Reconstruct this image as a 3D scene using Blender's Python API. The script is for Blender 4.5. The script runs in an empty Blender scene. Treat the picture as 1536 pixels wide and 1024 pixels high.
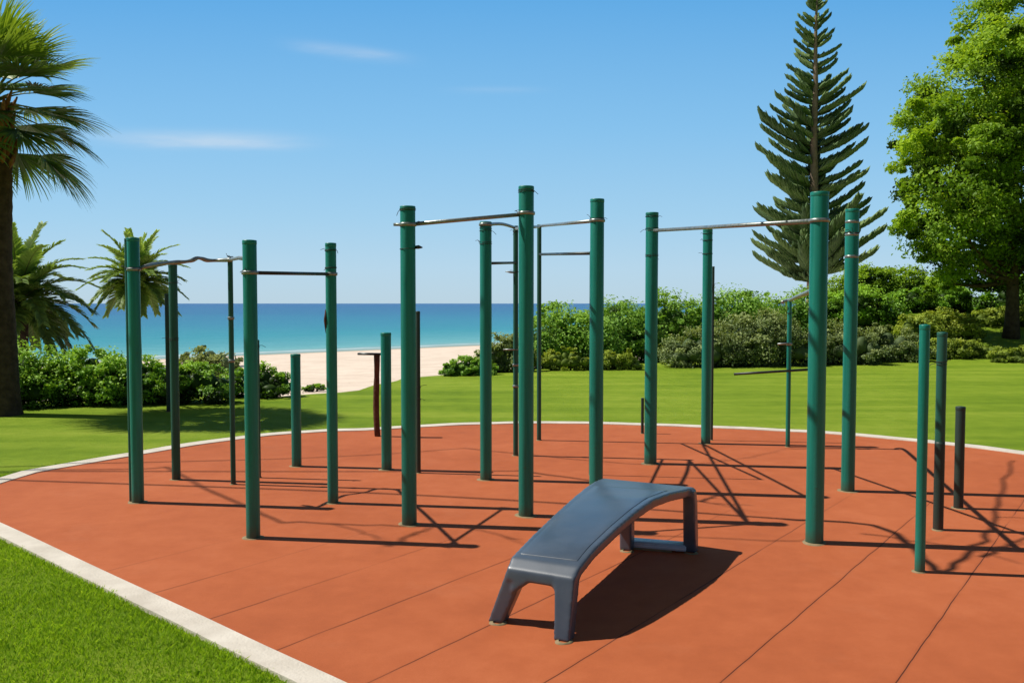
import bpy, bmesh, math, random
import numpy as np
from mathutils import Vector, Matrix
R = math.radians
sc = bpy.context.scene
col = sc.collection
random.seed(7)

# ------------------------------------------------------------------ camera
F, CX, CY, CAMH = 1300.0, 768.0, 512.0, 1.75
TH = math.atan(57 / F); CT, ST = math.cos(TH), math.sin(TH)
cam = bpy.data.cameras.new('camera'); co = bpy.data.objects.new('camera', cam); col.objects.link(co)
co.location = (0, 0, CAMH); co.rotation_euler = (R(90) - TH, 0, 0)
cam.sensor_width = 36; cam.lens = 36 * F / 1536; cam.clip_end = 60000; cam.clip_start = 0.05
sc.camera = co

def G(px, py, z=0.0):
    """world point at height z seen at photo pixel"""
    dx = (px - CX) / F; dy = -(py - CY) / F
    d = Vector((dx, CT + dy * ST, dy * CT - ST)); t = (z - CAMH) / d.z
    return Vector((0, 0, CAMH)) + d * t
def HY(y, py):
    """height at depth y which shows at pixel row py"""
    dy = -(py - CY) / F
    return CAMH + y * (dy * CT - ST) / (CT + dy * ST)
def XY(y, px, z=1.75):
    return (px - CX) / F * (y * CT - (z - CAMH) * ST)

# ------------------------------------------------------------------ sun / sky
EL, AZ = R(53), R(8)                 # shadows fall to +x, a little toward the camera
SD = Vector((math.cos(AZ), -math.sin(AZ), 0))
sun = bpy.data.lights.new('sun', 'SUN'); so = bpy.data.objects.new('sun', sun); col.objects.link(so)
sun.energy = 4.7; sun.angle = R(0.5); sun.color = (1.0, 0.945, 0.86)
ldir = Vector((SD.x * math.cos(EL), SD.y * math.cos(EL), -math.sin(EL)))
so.rotation_euler = ldir.to_track_quat('-Z', 'Y').to_euler()

w = bpy.data.worlds.new('World'); sc.world = w; w.use_nodes = True
nt = w.node_tree; nt.nodes.clear()
def N(nt, t, **k):
    n = nt.nodes.new(t)
    for a, b in k.items(): setattr(n, a, b)
    return n
def mth(nt, op, a, b=None, c=None, clamp=False):
    n = nt.nodes.new('ShaderNodeMath'); n.operation = op; n.use_clamp = clamp
    for i, v in enumerate((a, b, c)):
        if v is None: continue
        if isinstance(v, (int, float)): n.inputs[i].default_value = v
        else: nt.links.new(v, n.inputs[i])
    return n.outputs[0]
out = N(nt, 'ShaderNodeOutputWorld'); bg = N(nt, 'ShaderNodeBackground')
sky = N(nt, 'ShaderNodeTexSky', sky_type='NISHITA'); sky.sun_disc = False
sky.sun_elevation = EL; sky.sun_rotation = math.atan2(-SD.x, -SD.y); sky.air_density = 1.0; sky.dust_density = 0.3; sky.ozone_density = 2.0
tc = N(nt, 'ShaderNodeTexCoord'); sx = N(nt, 'ShaderNodeSeparateXYZ'); nt.links.new(tc.outputs['Generated'], sx.inputs[0])
yy = mth(nt, 'MAXIMUM', sx.outputs[1], 0.05)
a_ = mth(nt, 'DIVIDE', sx.outputs[0], yy); b_ = mth(nt, 'DIVIDE', sx.outputs[2], yy)
cv = N(nt, 'ShaderNodeCombineXYZ'); nt.links.new(a_, cv.inputs[0]); nt.links.new(mth(nt, 'MULTIPLY', b_, 7), cv.inputs[1])
nz = N(nt, 'ShaderNodeTexNoise'); nz.inputs['Scale'].default_value = 9; nz.inputs['Detail'].default_value = 7; nz.inputs['Roughness'].default_value = .55; nt.links.new(cv.outputs[0], nz.inputs['Vector'])
nzo = mth(nt, 'SUBTRACT', nz.outputs[0], 0.5)
def streak(ac, bc, wa, wb, tilt, amp):
    da = mth(nt, 'SUBTRACT', a_, ac)
    db = mth(nt, 'SUBTRACT', mth(nt, 'SUBTRACT', b_, bc), mth(nt, 'MULTIPLY', da, tilt))
    db = mth(nt, 'ADD', db, mth(nt, 'MULTIPLY', nzo, wb * 1.1))
    # sharper lower edge, soft upper edge
    e = mth(nt, 'ADD', mth(nt, 'POWER', mth(nt, 'ABSOLUTE', mth(nt, 'DIVIDE', da, wa)), 3.0), mth(nt, 'POWER', mth(nt, 'DIVIDE', db, wb), 2.0))
    g = mth(nt, 'EXPONENT', mth(nt, 'MULTIPLY', e, -1))
    g = mth(nt, 'MULTIPLY', g, mth(nt, 'ADD', mth(nt, 'MULTIPLY', nzo, 2.2), 0.85), clamp=True)
    return mth(nt, 'MULTIPLY', g, amp)
cl = mth(nt, 'ADD', mth(nt, 'ADD', streak(-.355, .187, .105, .0085, -.02, .42), streak(-.185, .286, .06, .0065, -.12, .27)),
         mth(nt, 'ADD', streak(-.02, .243, .05, .004, .0, .08), streak(-.49, .201, .03, .012, 0, .06)), clamp=True)
gr = N(nt, 'ShaderNodeValToRGB'); nt.links.new(mth(nt, 'MULTIPLY', b_, .4, clamp=True), gr.inputs[0]); ge_ = gr.color_ramp.elements
ge_[0].position = 0.0; ge_[0].color = (.49, .67, .80, 1); ge_[1].position = .75; ge_[1].color = (.06, .085, .13, 1)
for pos, c in ((.016, (.46, .68, .86)), (.04, (.36, .64, .88)), (.08, (.24, .555, .88)), (.14, (.115, .42, .82)), (.19, (.06, .28, .62)), (.34, (.07, .15, .27))):
    k = ge_.new(pos); k.color = (*c, 1)
g10 = N(nt, 'ShaderNodeMixRGB', blend_type='MULTIPLY'); g10.inputs[0].default_value = 1; nt.links.new(gr.outputs[0], g10.inputs[1]); g10.inputs[2].default_value = (10, 10, 10, 1)
g10.use_clamp = False
grade = N(nt, 'ShaderNodeMixRGB'); grade.inputs[0].default_value = .9
nt.links.new(sky.outputs[0], grade.inputs[1]); nt.links.new(g10.outputs[0], grade.inputs[2])
mx = N(nt, 'ShaderNodeMixRGB'); nt.links.new(cl, mx.inputs[0]); nt.links.new(grade.outputs[0], mx.inputs[1]); mx.inputs[2].default_value = (7.6, 8.0, 8.5, 1)
nt.links.new(mx.outputs[0], bg.inputs[0]); bg.inputs[1].default_value = 0.10
nt.links.new(bg.outputs[0], out.inputs[0])
sc.view_settings.view_transform = 'Standard'; sc.view_settings.look = 'None'; sc.view_settings.exposure = 0

# ------------------------------------------------------------------ materials
def mat(name, color, rough=.6, spec=.5, metal=0, n_scale=None, n_amt=.0, c2=None, bump=0, bscale=40, coords='Object', trans=0, tint=False, sheen=0, coat=0):
    m = bpy.data.materials.new(name); m.use_nodes = True; t = m.node_tree; p = t.nodes['Principled BSDF']
    p.inputs['Base Color'].default_value = (*color, 1); p.inputs['Roughness'].default_value = rough
    p.inputs['Specular IOR Level'].default_value = spec; p.inputs['Metallic'].default_value = metal
    if coat: p.inputs['Coat Weight'].default_value = coat; p.inputs['Coat Roughness'].default_value = .25
    tcn = t.nodes.new('ShaderNodeTexCoord'); vec = tcn.outputs[coords]
    if coords == 'World':
        pass
    csock = None
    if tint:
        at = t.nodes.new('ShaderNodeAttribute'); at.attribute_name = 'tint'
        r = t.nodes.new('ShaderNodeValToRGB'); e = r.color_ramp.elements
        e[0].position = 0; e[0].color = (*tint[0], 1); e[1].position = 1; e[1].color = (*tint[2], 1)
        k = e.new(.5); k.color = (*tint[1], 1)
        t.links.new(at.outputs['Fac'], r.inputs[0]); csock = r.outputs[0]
    elif c2:
        nn = t.nodes.new('ShaderNodeTexNoise'); nn.inputs['Scale'].default_value = n_scale; nn.inputs['Detail'].default_value = 6
        nn.inputs['Roughness'].default_value = .62
        t.links.new(vec, nn.inputs['Vector'])
        r = t.nodes.new('ShaderNodeValToRGB'); e = r.color_ramp.elements
        e[0].position = .35; e[0].color = (*color, 1); e[1].position = .68; e[1].color = (*c2, 1)
        t.links.new(nn.outputs[0], r.inputs[0]); csock = r.outputs[0]
        rr = mth(t, 'ADD', mth(t, 'MULTIPLY', mth(t, 'SUBTRACT', nn.outputs[0], .5), .5), rough); t.links.new(rr, p.inputs['Roughness'])
    if csock: t.links.new(csock, p.inputs['Base Color'])
    if bump:
        nb = t.nodes.new('ShaderNodeTexNoise'); nb.inputs['Scale'].default_value = bscale; nb.inputs['Detail'].default_value = 5
        t.links.new(vec, nb.inputs['Vector']); b = t.nodes.new('ShaderNodeBump'); b.inputs['Strength'].default_value = bump; b.inputs['Distance'].default_value = .01
        t.links.new(nb.outputs[0], b.inputs['Height']); t.links.new(b.outputs[0], p.inputs['Normal'])
    if trans:
        tr = t.nodes.new('ShaderNodeBsdfTranslucent'); ms = t.nodes.new('ShaderNodeMixShader'); ms.inputs[0].default_value = trans
        if csock: 
            hs = t.nodes.new('ShaderNodeMixRGB'); hs.blend_type = 'MULTIPLY'; hs.inputs[0].default_value = 1; t.links.new(csock, hs.inputs[1]); hs.inputs[2].default_value = (1.5, 1.35, .6, 1)
            t.links.new(hs.outputs[0], tr.inputs[0])
        o = t.nodes['Material Output']; t.links.new(p.outputs[0], ms.inputs[1]); t.links.new(tr.outputs[0], ms.inputs[2]); t.links.new(ms.outputs[0], o.inputs[0])
    return m

def post_mat(name, c, dirt, rough=.38, dirtamt=.35):
    """painted steel: vertical streaks of chalking, chips, per-object variation, grime at the foot"""
    m = mat(name, c, rough, .45); t = m.node_tree; p = t.nodes['Principled BSDF']
    tcn = t.nodes.new('ShaderNodeTexCoord'); mp = t.nodes.new('ShaderNodeMapping'); mp.inputs['Scale'].default_value = (14, 14, .9)
    oi = t.nodes.new('ShaderNodeObjectInfo')
    t.links.new(tcn.outputs['Object'], mp.inputs[0]); 
    loc = t.nodes.new('ShaderNodeCombineXYZ'); t.links.new(mth(t, 'MULTIPLY', oi.outputs['Random'], 40), loc.inputs[2]); t.links.new(loc.outputs[0], mp.inputs['Location'])
    n1 = t.nodes.new('ShaderNodeTexNoise'); n1.inputs['Scale'].default_value = 1.6; n1.inputs['Detail'].default_value = 7; n1.inputs['Roughness'].default_value = .6; t.links.new(mp.outputs[0], n1.inputs['Vector'])
    n2 = t.nodes.new('ShaderNodeTexNoise'); n2.inputs['Scale'].default_value = 38; n2.inputs['Detail'].default_value = 4; t.links.new(tcn.outputs['Object'], n2.inputs['Vector'])
    r = t.nodes.new('ShaderNodeValToRGB'); e = r.color_ramp.elements
    e[0].position = .3; e[0].color = (c[0] * .72, c[1] * .72, c[2] * .72, 1); e[1].position = .75; e[1].color = (c[0] * 1.0 + .012, c[1] * 1.22, c[2] * 1.25, 1)
    t.links.new(n1.outputs[0], r.inputs[0])
    ge = t.nodes.new('ShaderNodeSeparateXYZ'); t.links.new(tcn.outputs['Object'], ge.inputs[0])
    low = mth(t, 'SUBTRACT', 1.0, mth(t, 'MULTIPLY', ge.outputs[2], 9.0), clamp=True)
    chips = mth(t, 'MULTIPLY', mth(t, 'SUBTRACT', n2.outputs[0], .66), 16, clamp=True)
    f = mth(t, 'ADD', mth(t, 'MULTIPLY', low, .75), mth(t, 'MULTIPLY', chips, dirtamt), clamp=True)
    mxx = t.nodes.new('ShaderNodeMixRGB'); t.links.new(f, mxx.inputs[0]); t.links.new(r.outputs[0], mxx.inputs[1]); mxx.inputs[2].default_value = (*dirt, 1)
    t.links.new(mxx.outputs[0], p.inputs['Base Color'])
    t.links.new(mth(t, 'ADD', mth(t, 'MULTIPLY', n1.outputs[0], .25), rough - .1), p.inputs['Roughness'])
    b = t.nodes.new('ShaderNodeBump'); b.inputs['Strength'].default_value = .25; b.inputs['Distance'].default_value = .003
    t.links.new(mth(t, 'ADD', n2.outputs[0], n1.outputs[0]), b.inputs['Height']); t.links.new(b.outputs[0], p.inputs['Normal'])
    return m

M = {}
M['green'] = post_mat('green_paint', (.003, .225, .168), (.05, .07, .04))
M['green_dull'] = post_mat('weathered_green_paint', (.009, .115, .080), (.05, .045, .03), .5, .6)
M['dark'] = post_mat('dark_grey_paint', (.016, .048, .038), (.045, .038, .03), .5, .4)
M['steel'] = mat('galvanised_steel', (.20, .24, .23), .38, .5, .55, 30, c2=(.34, .36, .34), bump=.15)
M['blackbar'] = mat('dark_steel', (.02, .03, .03), .4, .5, .3, 30, c2=(.05, .06, .055))
M['rust'] = mat('rusty_wood', (.07, .028, .018), .85, .2, 0, 18, c2=(.15, .075, .05), bump=.6, bscale=30)
M['wire'] = mat('wire', (.03, .03, .028), .6, .3)
M['footing'] = mat('footing', (.33, .23, .13), .9, .2, 0, 20, c2=(.20, .19, .10), bump=.4)
M['bark'] = mat('bark', (.055, .038, .026), .95, .1, 0, 6, c2=(.11, .085, .06), bump=1, bscale=14)
M['palm_bark'] = mat('palm_bark', (.045, .032, .024), .95, .1, 0, 9, c2=(.10, .07, .052), bump=1, bscale=22)
M['pine_bark'] = mat('pine_bark', (.20, .15, .11), .9, .15, 0, 5, c2=(.30, .23, .17), bump=.7, bscale=9)
M['thatch'] = mat('dry_thatch', (.16, .065, .03), .9, .1, 0, 12, c2=(.30, .16, .07), bump=.5)
M['petiole'] = mat('petiole', (.13, .16, .035), .6, .3)
M['leaf_tree'] = mat('tree_leaf', (.1, .2, .02), .55, .22, tint=((0.0252, 0.0590, 0.0067), (0.1938, 0.3622, 0.0235), (0.3755, 0.5634, 0.0469)), trans=.38)
M['leaf_hedge'] = mat('hedge_leaf', (.1, .2, .02), .5, .25, tint=((0.0134, 0.0335, 0.0074), (0.2077, 0.4277, 0.0439), (0.4125, 0.6807, 0.0825)), trans=.25)
M['leaf_shrub'] = mat('shrub_leaf', (.1, .2, .02), .55, .2, tint=((0.0592, 0.1217, 0.0237), (0.2221, 0.4441, 0.0655), (0.3564, 0.5940, 0.0990)), trans=.25)
M['leaf_olive'] = mat('olive_leaf', (.1, .2, .02), .6, .2, tint=((0.0837, 0.1301, 0.0520), (0.2445, 0.3260, 0.1281), (0.3804, 0.4605, 0.1802)), trans=.2)
M['leaf_yellow'] = mat('yellow_leaf', (.1, .2, .02), .6, .2, tint=((0.1344, 0.2016, 0.0336), (0.3458, 0.4550, 0.0637), (0.4320, 0.5184, 0.0864)), trans=.3)
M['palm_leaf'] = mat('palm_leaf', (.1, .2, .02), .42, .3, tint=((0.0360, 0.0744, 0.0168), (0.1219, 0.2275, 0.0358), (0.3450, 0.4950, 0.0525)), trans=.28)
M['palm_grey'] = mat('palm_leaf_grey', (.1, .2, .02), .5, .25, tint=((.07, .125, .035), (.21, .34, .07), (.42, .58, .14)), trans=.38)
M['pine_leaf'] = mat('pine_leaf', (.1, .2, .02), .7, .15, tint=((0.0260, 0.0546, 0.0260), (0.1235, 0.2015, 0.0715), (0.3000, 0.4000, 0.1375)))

# ------------------------------------------------------------------ helpers
def tag(o, label=None, cat=None, group=None, kind=None):
    if label: o['label'] = label
    if cat: o['category'] = cat
    if group: o['group'] = group
    if kind: o['kind'] = kind
    return o
def empty(name, loc, label, cat, group=None):
    o = bpy.data.objects.new(name, None); col.objects.link(o); o.location = loc; o.empty_display_size = .1
    return tag(o, label, cat, group)
def link(name, me, m, parent=None, smooth=True):
    o = bpy.data.objects.new(name, me); col.objects.link(o)
    me.materials.append(m)
    if smooth: me.polygons.foreach_set('use_smooth', [True] * len(me.polygons))
    if parent is not None: o.parent = parent
    return o
def from_bm(name, bm, m, parent=None, smooth=True):
    bmesh.ops.recalc_face_normals(bm, faces=bm.faces)
    me = bpy.data.meshes.new(name); bm.to_mesh(me); bm.free()
    return link(name, me, m, parent, smooth)
def np_mesh(name, V, Fq, tint=None):
    """V (n,3), Fq (m,k) numpy"""
    me = bpy.data.meshes.new(name); V = np.asarray(V, dtype=np.float32); Fq = np.asarray(Fq, dtype=np.int32)
    k = Fq.shape[1]
    me.vertices.add(len(V)); me.vertices.foreach_set('co', V.ravel())
    me.loops.add(Fq.size); me.loops.foreach_set('vertex_index', Fq.ravel())
    me.polygons.add(len(Fq)); me.polygons.foreach_set('loop_start', np.arange(len(Fq), dtype=np.int32) * k)
    me.update(calc_edges=True)
    if tint is not None:
        a = me.attributes.new('tint', 'FLOAT', 'POINT'); a.data.foreach_set('value', np.asarray(tint, dtype=np.float32))
    me.validate()
    return me
def tube(bm, pts, rad, seg=12, cap=True):
    pts = [Vector(p) for p in pts]
    if not hasattr(rad, '__len__'): rad = [rad] * len(pts)
    rings = []; up = None
    for i, p in enumerate(pts):
        d = (pts[min(i + 1, len(pts) - 1)] - pts[max(i - 1, 0)]).normalized()
        if up is None: up = Vector((0, 0, 1)) if abs(d.z) < .9 else Vector((1, 0, 0))
        s = d.cross(up).normalized(); up = s.cross(d).normalized()
        rings.append([bm.verts.new(p + (s * math.cos(2 * math.pi * k / seg) + up * math.sin(2 * math.pi * k / seg)) * rad[i]) for k in range(seg)])
    for a, b in zip(rings, rings[1:]):
        for k in range(seg): bm.faces.new((a[k], a[(k + 1) % seg], b[(k + 1) % seg], b[k]))
    if cap: bm.faces.new(rings[0][::-1]); bm.faces.new(rings[-1])
def lathe(bm, prof, seg=24):
    rings = [[bm.verts.new((r * math.cos(2 * math.pi * k / seg), r * math.sin(2 * math.pi * k / seg), z)) for k in range(seg)] for r, z in prof]
    for a, b in zip(rings, rings[1:]):
        for k in range(seg): bm.faces.new((a[k], a[(k + 1) % seg], b[(k + 1) % seg], b[k]))
    bm.faces.new(rings[0][::-1]); bm.faces.new(rings[-1])
def smooth(t): t = min(1, max(0, t)); return t * t * (3 - 2 * t)
def catmull(P, n):
    P = [Vector(p) for p in P]; o = []
    for i in range(len(P) - 1):
        p0, p1, p2, p3 = P[max(i - 1, 0)], P[i], P[i + 1], P[min(i + 2, len(P) - 1)]
        for k in range(n):
            t = k / n
            o.append(.5 * ((2 * p1) + (p2 - p0) * t + (2 * p0 - 5 * p1 + 4 * p2 - p3) * t * t + (3 * p1 - p0 - 3 * p2 + p3) * t ** 3))
    o.append(P[-1]); return o

# ------------------------------------------------------------------ terrain: s = toward the sea, u = along the shore
NS, US = (-.675, .737), (.737, .675)
def edge(u): return 15.1 + 2.7 * smooth((u - 9.5) / 4) + .25 * math.sin(u * 1.3) + .12 * math.sin(u * 3.1 + 1) + 3.0 * smooth((7.6 - u) / 2.2)
def T(x, y):
    s = NS[0] * x + NS[1] * y; u = US[0] * x + US[1] * y
    z = -.0405 * max(0, s - 15.6)
    z += 1.25 * smooth((y - 24) / 13) * smooth((x - 9) / 7) + .9 * smooth((y - 30) / 30) * smooth((x - 3) / 14)
    return z
SEA = -1.45
def grid(name, us, sfun, m, dz=0, **kw):
    V = []; rows = len(us); c = None
    for u in us:
        ss = sfun(u); c = len(ss)
        for s in ss:
            x = NS[0] * s + US[0] * u; y = NS[1] * s + US[1] * u
            V.append((x, y, T(x, y) + dz))
    Fq = [(i * c + j, i * c + j + 1, (i + 1) * c + j + 1, (i + 1) * c + j) for i in range(rows - 1) for j in range(c - 1)]
    me = np_mesh(name, V, Fq); o = link(name, me, m); tag(o, kind='structure', **kw); return o
def spread(fine_a, fine_b, step, lo, hi):
    v = list(np.arange(fine_a, fine_b, step)); d = step
    while v[-1] < hi: d *= 1.35; v.append(v[-1] + d)
    d = step
    while v[0] > lo: d *= 1.35; v.insert(0, v[0] - d)
    return v

def ground_mat():
    m = mat('lawn', (.1, .2, .02), .9, .08); t = m.node_tree; p = t.nodes['Principled BSDF']
    g = t.nodes.new('ShaderNodeNewGeometry'); sp = t.nodes.new('ShaderNodeSeparateXYZ'); t.links.new(g.outputs['Position'], sp.inputs[0])
    def noise(scale, det, vec=None, sc3=None, rough=.6):
        n = t.nodes.new('ShaderNodeTexNoise'); n.inputs['Scale'].default_value = scale; n.inputs['Detail'].default_value = det; n.inputs['Roughness'].default_value = rough
        if sc3:
            mp = t.nodes.new('ShaderNodeMapping'); mp.inputs['Scale'].default_value = sc3; t.links.new(g.outputs['Position'], mp.inputs[0]); t.links.new(mp.outputs[0], n.inputs['Vector'])
        else: t.links.new(g.outputs['Position'], n.inputs['Vector'])
        return n.outputs[0]
    big = noise(.35, 4); mid = noise(3.5, 6); fine = noise(60, 6, rough=.8); fine2 = noise(220, 3); band = noise(1, 3, sc3=(.16, 1.15, 1))
    v = mth(t, 'ADD', mth(t, 'MULTIPLY', big, .55), mth(t, 'MULTIPLY', mid, .35))
    v = mth(t, 'ADD', v, mth(t, 'MULTIPLY', mth(t, 'SUBTRACT', fine, .5), .75))
    v = mth(t, 'ADD', v, mth(t, 'MULTIPLY', mth(t, 'SUBTRACT', band, .5), .75))
    r = t.nodes.new('ShaderNodeValToRGB'); e = r.color_ramp.elements
    e[0].position = .12; e[0].color = (.12, .23, .013, 1); e[1].position = .85; e[1].color = (.46, .55, .07, 1)
    k = e.new(.45); k.color = (.26, .385, .028, 1)
    t.links.new(v, r.inputs[0]); t.links.new(r.outputs[0], p.inputs['Base Color'])
    b = t.nodes.new('ShaderNodeBump'); b.inputs['Strength'].default_value = .7; b.inputs['Distance'].default_value = .03
    t.links.new(mth(t, 'ADD', mth(t, 'ADD', fine, fine2), mth(t, 'MULTIPLY', mid, 1.5)), b.inputs['Height']); t.links.new(b.outputs[0], p.inputs['Normal'])
    return m
M['lawn'] = ground_mat()
us = spread(-6, 44, .5, -1500, 3000)
def s_lawn(u):
    e = edge(u); f = list(np.arange(0, 24, .5))
    tail = [24 * 1.45 ** k for k in range(1, 13)]
    return [e - d for d in f + tail]
grid('lawn', us, s_lawn, M['lawn'], label='mown green lawn around the rubber exercise court', category=None) if False else None
lawn = grid('lawn', us, s_lawn, M['lawn'])
def sand_mat():
    m = mat('sand', (.55, .42, .30), .95, .1); t = m.node_tree; p = t.nodes['Principled BSDF']
    g = t.nodes.new('ShaderNodeNewGeometry'); n = t.nodes.new('ShaderNodeTexNoise'); n.inputs['Scale'].default_value = .9; n.inputs['Detail'].default_value = 10; n.inputs['Roughness'].default_value = .7
    t.links.new(g.outputs['Position'], n.inputs['Vector'])
    sp = t.nodes.new('ShaderNodeSeparateXYZ'); t.links.new(g.outputs['Position'], sp.inputs[0])
    wet = mth(t, 'DIVIDE', mth(t, 'SUBTRACT', sp.outputs[2], SEA), .12, clamp=True)
    r = t.nodes.new('ShaderNodeValToRGB'); e = r.color_ramp.elements; e[0].position = .35; e[0].color = (.72, .58, .46, 1); e[1].position = .62; e[1].color = (.86, .73, .60, 1)
    t.links.new(n.outputs[0], r.inputs[0])
    mm = t.nodes.new('ShaderNodeMixRGB'); t.links.new(wet, mm.inputs[0]); mm.inputs[1].default_value = (.40, .33, .24, 1); t.links.new(r.outputs[0], mm.inputs[2])
    t.links.new(mm.outputs[0], p.inputs['Base Color'])
    b = t.nodes.new('ShaderNodeBump'); b.inputs['Strength'].default_value = .8; b.inputs['Distance'].default_value = .12; t.links.new(n.outputs[0], b.inputs['Height']); t.links.new(b.outputs[0], p.inputs['Normal'])
    return m
M['sand'] = sand_mat()
grid('beach', us, lambda u: [edge(u) - .6] + list(np.arange(edge(u) - .2, 70, 1.2))[:40] + [72, 90, 140], M['sand'], dz=-.03) if False else None
def s_beach(u):
    e = edge(u); return [e - .6 + (70 - e) * (k / 44) for k in range(45)] + [90, 150]
grid('beach', us, s_beach, M['sand'], dz=-.035)

def sea_mat():
    m = mat('sea', (.02, .2, .3), .22, .35); t = m.node_tree; p = t.nodes['Principled BSDF']
    g = t.nodes.new('ShaderNodeNewGeometry'); sp = t.nodes.new('ShaderNodeSeparateXYZ'); t.links.new(g.outputs['Position'], sp.inputs[0])
    s = mth(t, 'ADD', mth(t, 'MULTIPLY', sp.outputs[0], NS[0]), mth(t, 'MULTIPLY', sp.outputs[1], NS[1]))
    n = t.nodes.new('ShaderNodeTexNoise'); n.inputs['Scale'].default_value = .02; n.inputs['Detail'].default_value = 5
    mp = t.nodes.new('ShaderNodeMapping'); mp.inputs['Rotation'].default_value = (0, 0, R(-42)); mp.inputs['Scale'].default_value = (.25, 1, 1)
    t.links.new(g.outputs['Position'], mp.inputs[0]); t.links.new(mp.outputs[0], n.inputs['Vector'])
    d = mth(t, 'SUBTRACT', s, 51.0)
    d2 = mth(t, 'ADD', d, mth(t, 'MULTIPLY', mth(t, 'SUBTRACT', n.outputs[0], .5), mth(t, 'MULTIPLY', d, .9)))
    lg = mth(t, 'DIVIDE', mth(t, 'LOGARITHM', mth(t, 'MAXIMUM', d2, 1.0), 10.0), 3.4, clamp=True)
    r = t.nodes.new('ShaderNodeValToRGB'); e = r.color_ramp.elements
    e[0].position = 0; e[0].color = (.30, .42, .34, 1); e[1].position = 1; e[1].color = (.004, .075, .25, 1)
    for pos, c in ((.22, (.14, .42, .40)), (.42, (.014, .27, .31)), (.58, (.005, .18, .29)), (.70, (.003, .115, .26)), (.85, (.003, .085, .25))):
        k = e.new(pos); k.color = (*c, 1)
    t.links.new(lg, r.inputs[0])
    # foam at the waterline
    n2 = t.nodes.new('ShaderNodeTexNoise'); n2.inputs['Scale'].default_value = .25; n2.inputs['Detail'].default_value = 6; t.links.new(g.outputs['Position'], n2.inputs['Vector'])
    fo = mth(t, 'SUBTRACT', 1, mth(t, 'DIVIDE', mth(t, 'ABSOLUTE', mth(t, 'SUBTRACT', d, mth(t, 'ADD', 0.2, mth(t, 'MULTIPLY', n2.outputs[0], 3.2)))), .9), clamp=True)
    ml = t.nodes.new('ShaderNodeMixRGB'); t.links.new(mth(t, 'MULTIPLY', fo, .8), ml.inputs[0]); t.links.new(r.outputs[0], ml.inputs[1]); ml.inputs[2].default_value = (.75, .78, .75, 1)
    t.links.new(ml.outputs[0], p.inputs['Base Color'])
    wv = t.nodes.new('ShaderNodeTexNoise'); wv.inputs['Scale'].default_value = .5; wv.inputs['Detail'].default_value = 6; wv.inputs['Roughness'].default_value = .6
    mp2 = t.nodes.new('ShaderNodeMapping'); mp2.inputs['Rotation'].default_value = (0, 0, R(-42)); mp2.inputs['Scale'].default_value = (.45, 1, 1)
    t.links.new(g.outputs['Position'], mp2.inputs[0]); t.links.new(mp2.outputs[0], wv.inputs['Vector'])
    b = t.nodes.new('ShaderNodeBump'); b.inputs['Strength'].default_value = .9; b.inputs['Distance'].default_value = .5; t.links.new(wv.outputs[0], b.inputs['Height']); t.links.new(b.outputs[0], p.inputs['Normal'])
    p.inputs['Specular IOR Level'].default_value = .18; p.inputs['Roughness'].default_value = .3
    return m
M['sea'] = sea_mat()
bm = bmesh.new(); B = 28000
vs = [bm.verts.new(v) for v in ((-B, -200, SEA), (B, -200, SEA), (B, B, SEA), (-B, B, SEA))]; bm.faces.new(vs)
tag(from_bm('sea', bm, M['sea'], None, False), kind='structure')

# ------------------------------------------------------------------ court and kerb
far = [(-330, 800), (-200, 760), (0, 722), (100, 703), (200, 686), (300, 669), (400, 656), (480, 650), (560, 647), (640, 642), (720, 638.5), (810, 637), (900, 638), (1000, 641), (1100, 645), (1180, 649), (1250, 653), (1330, 660), (1400, 667), (1470, 675), (1536, 684), (1620, 697), (1760, 722), (1900, 760)]
near = [(1536 + 600, 900), (1700, 1300), (1100, 1500), (800, 1200), (505, 1024), (420, 983), (330, 941), (240, 899), (160, 862), (80, 824), (0, 787), (-90, 747 + 30)]
fp = catmull([G(*p) for p in far], 6)
# left end: near kerb straight line meets the far kerb off-frame
nl = [G(505, 1024), G(0, 787)]; dn = (nl[1] - nl[0]).normalized()
near_line = [nl[0] - dn * 3.6, nl[0] - dn * 1.5, nl[0], G(250, 904.5), nl[1]]
pl = nl[1] + dn * .9
loop = [Vector((pl.x, pl.y, 0))]
i0 = next(i for i, p in enumerate(fp) if p.x > pl.x - .15 and p.y > pl.y)
fpv = fp[i0:]
corner = catmull([nl[1], pl, Vector((fpv[0].x - .05, (pl.y + fpv[0].y) / 2, 0)), fpv[0], fpv[1]], 5)[5:-6]
right = [Vector((9.5, 7.0, 0)), Vector((10.2, 4.5, 0)), Vector((9.2, 1.6, 0)), Vector((6.5, -.6, 0)), near_line[0]]
rc = catmull([fpv[-2], fpv[-1]] + right + [near_line[1]], 8)
ia = 8; rcs = rc[ia + 1:-9]
nlc = catmull(near_line, 8)
court = nlc + corner + fpv + rcs          # closed loop, clockwise from near line
def dedupe(P):
    o = []
    for p in P:
        if not o or (p - o[-1]).length > .04: o.append(Vector((p.x, p.y, 0)))
    if (o[0] - o[-1]).length < .04: o.pop()
    return o
court = dedupe(court)
area = sum(court[i].x * court[(i + 1) % len(court)].y - court[(i + 1) % len(court)].x * court[i].y for i in range(len(court)))
sg = 1 if area > 0 else -1
def offs(P, dist):
    o = []
    n = len(P)
    for i in range(n):
        d = (P[(i + 1) % n] - P[i - 1]).normalized(); nrm = Vector((d.y, -d.x, 0)) * sg
        o.append(P[i] + nrm * (dist(P[i]) if callable(dist) else dist))
    return o
kw = lambda p: .15 + .07 * smooth((p.y - 7) / 3)
outer = offs(court, kw)
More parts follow.
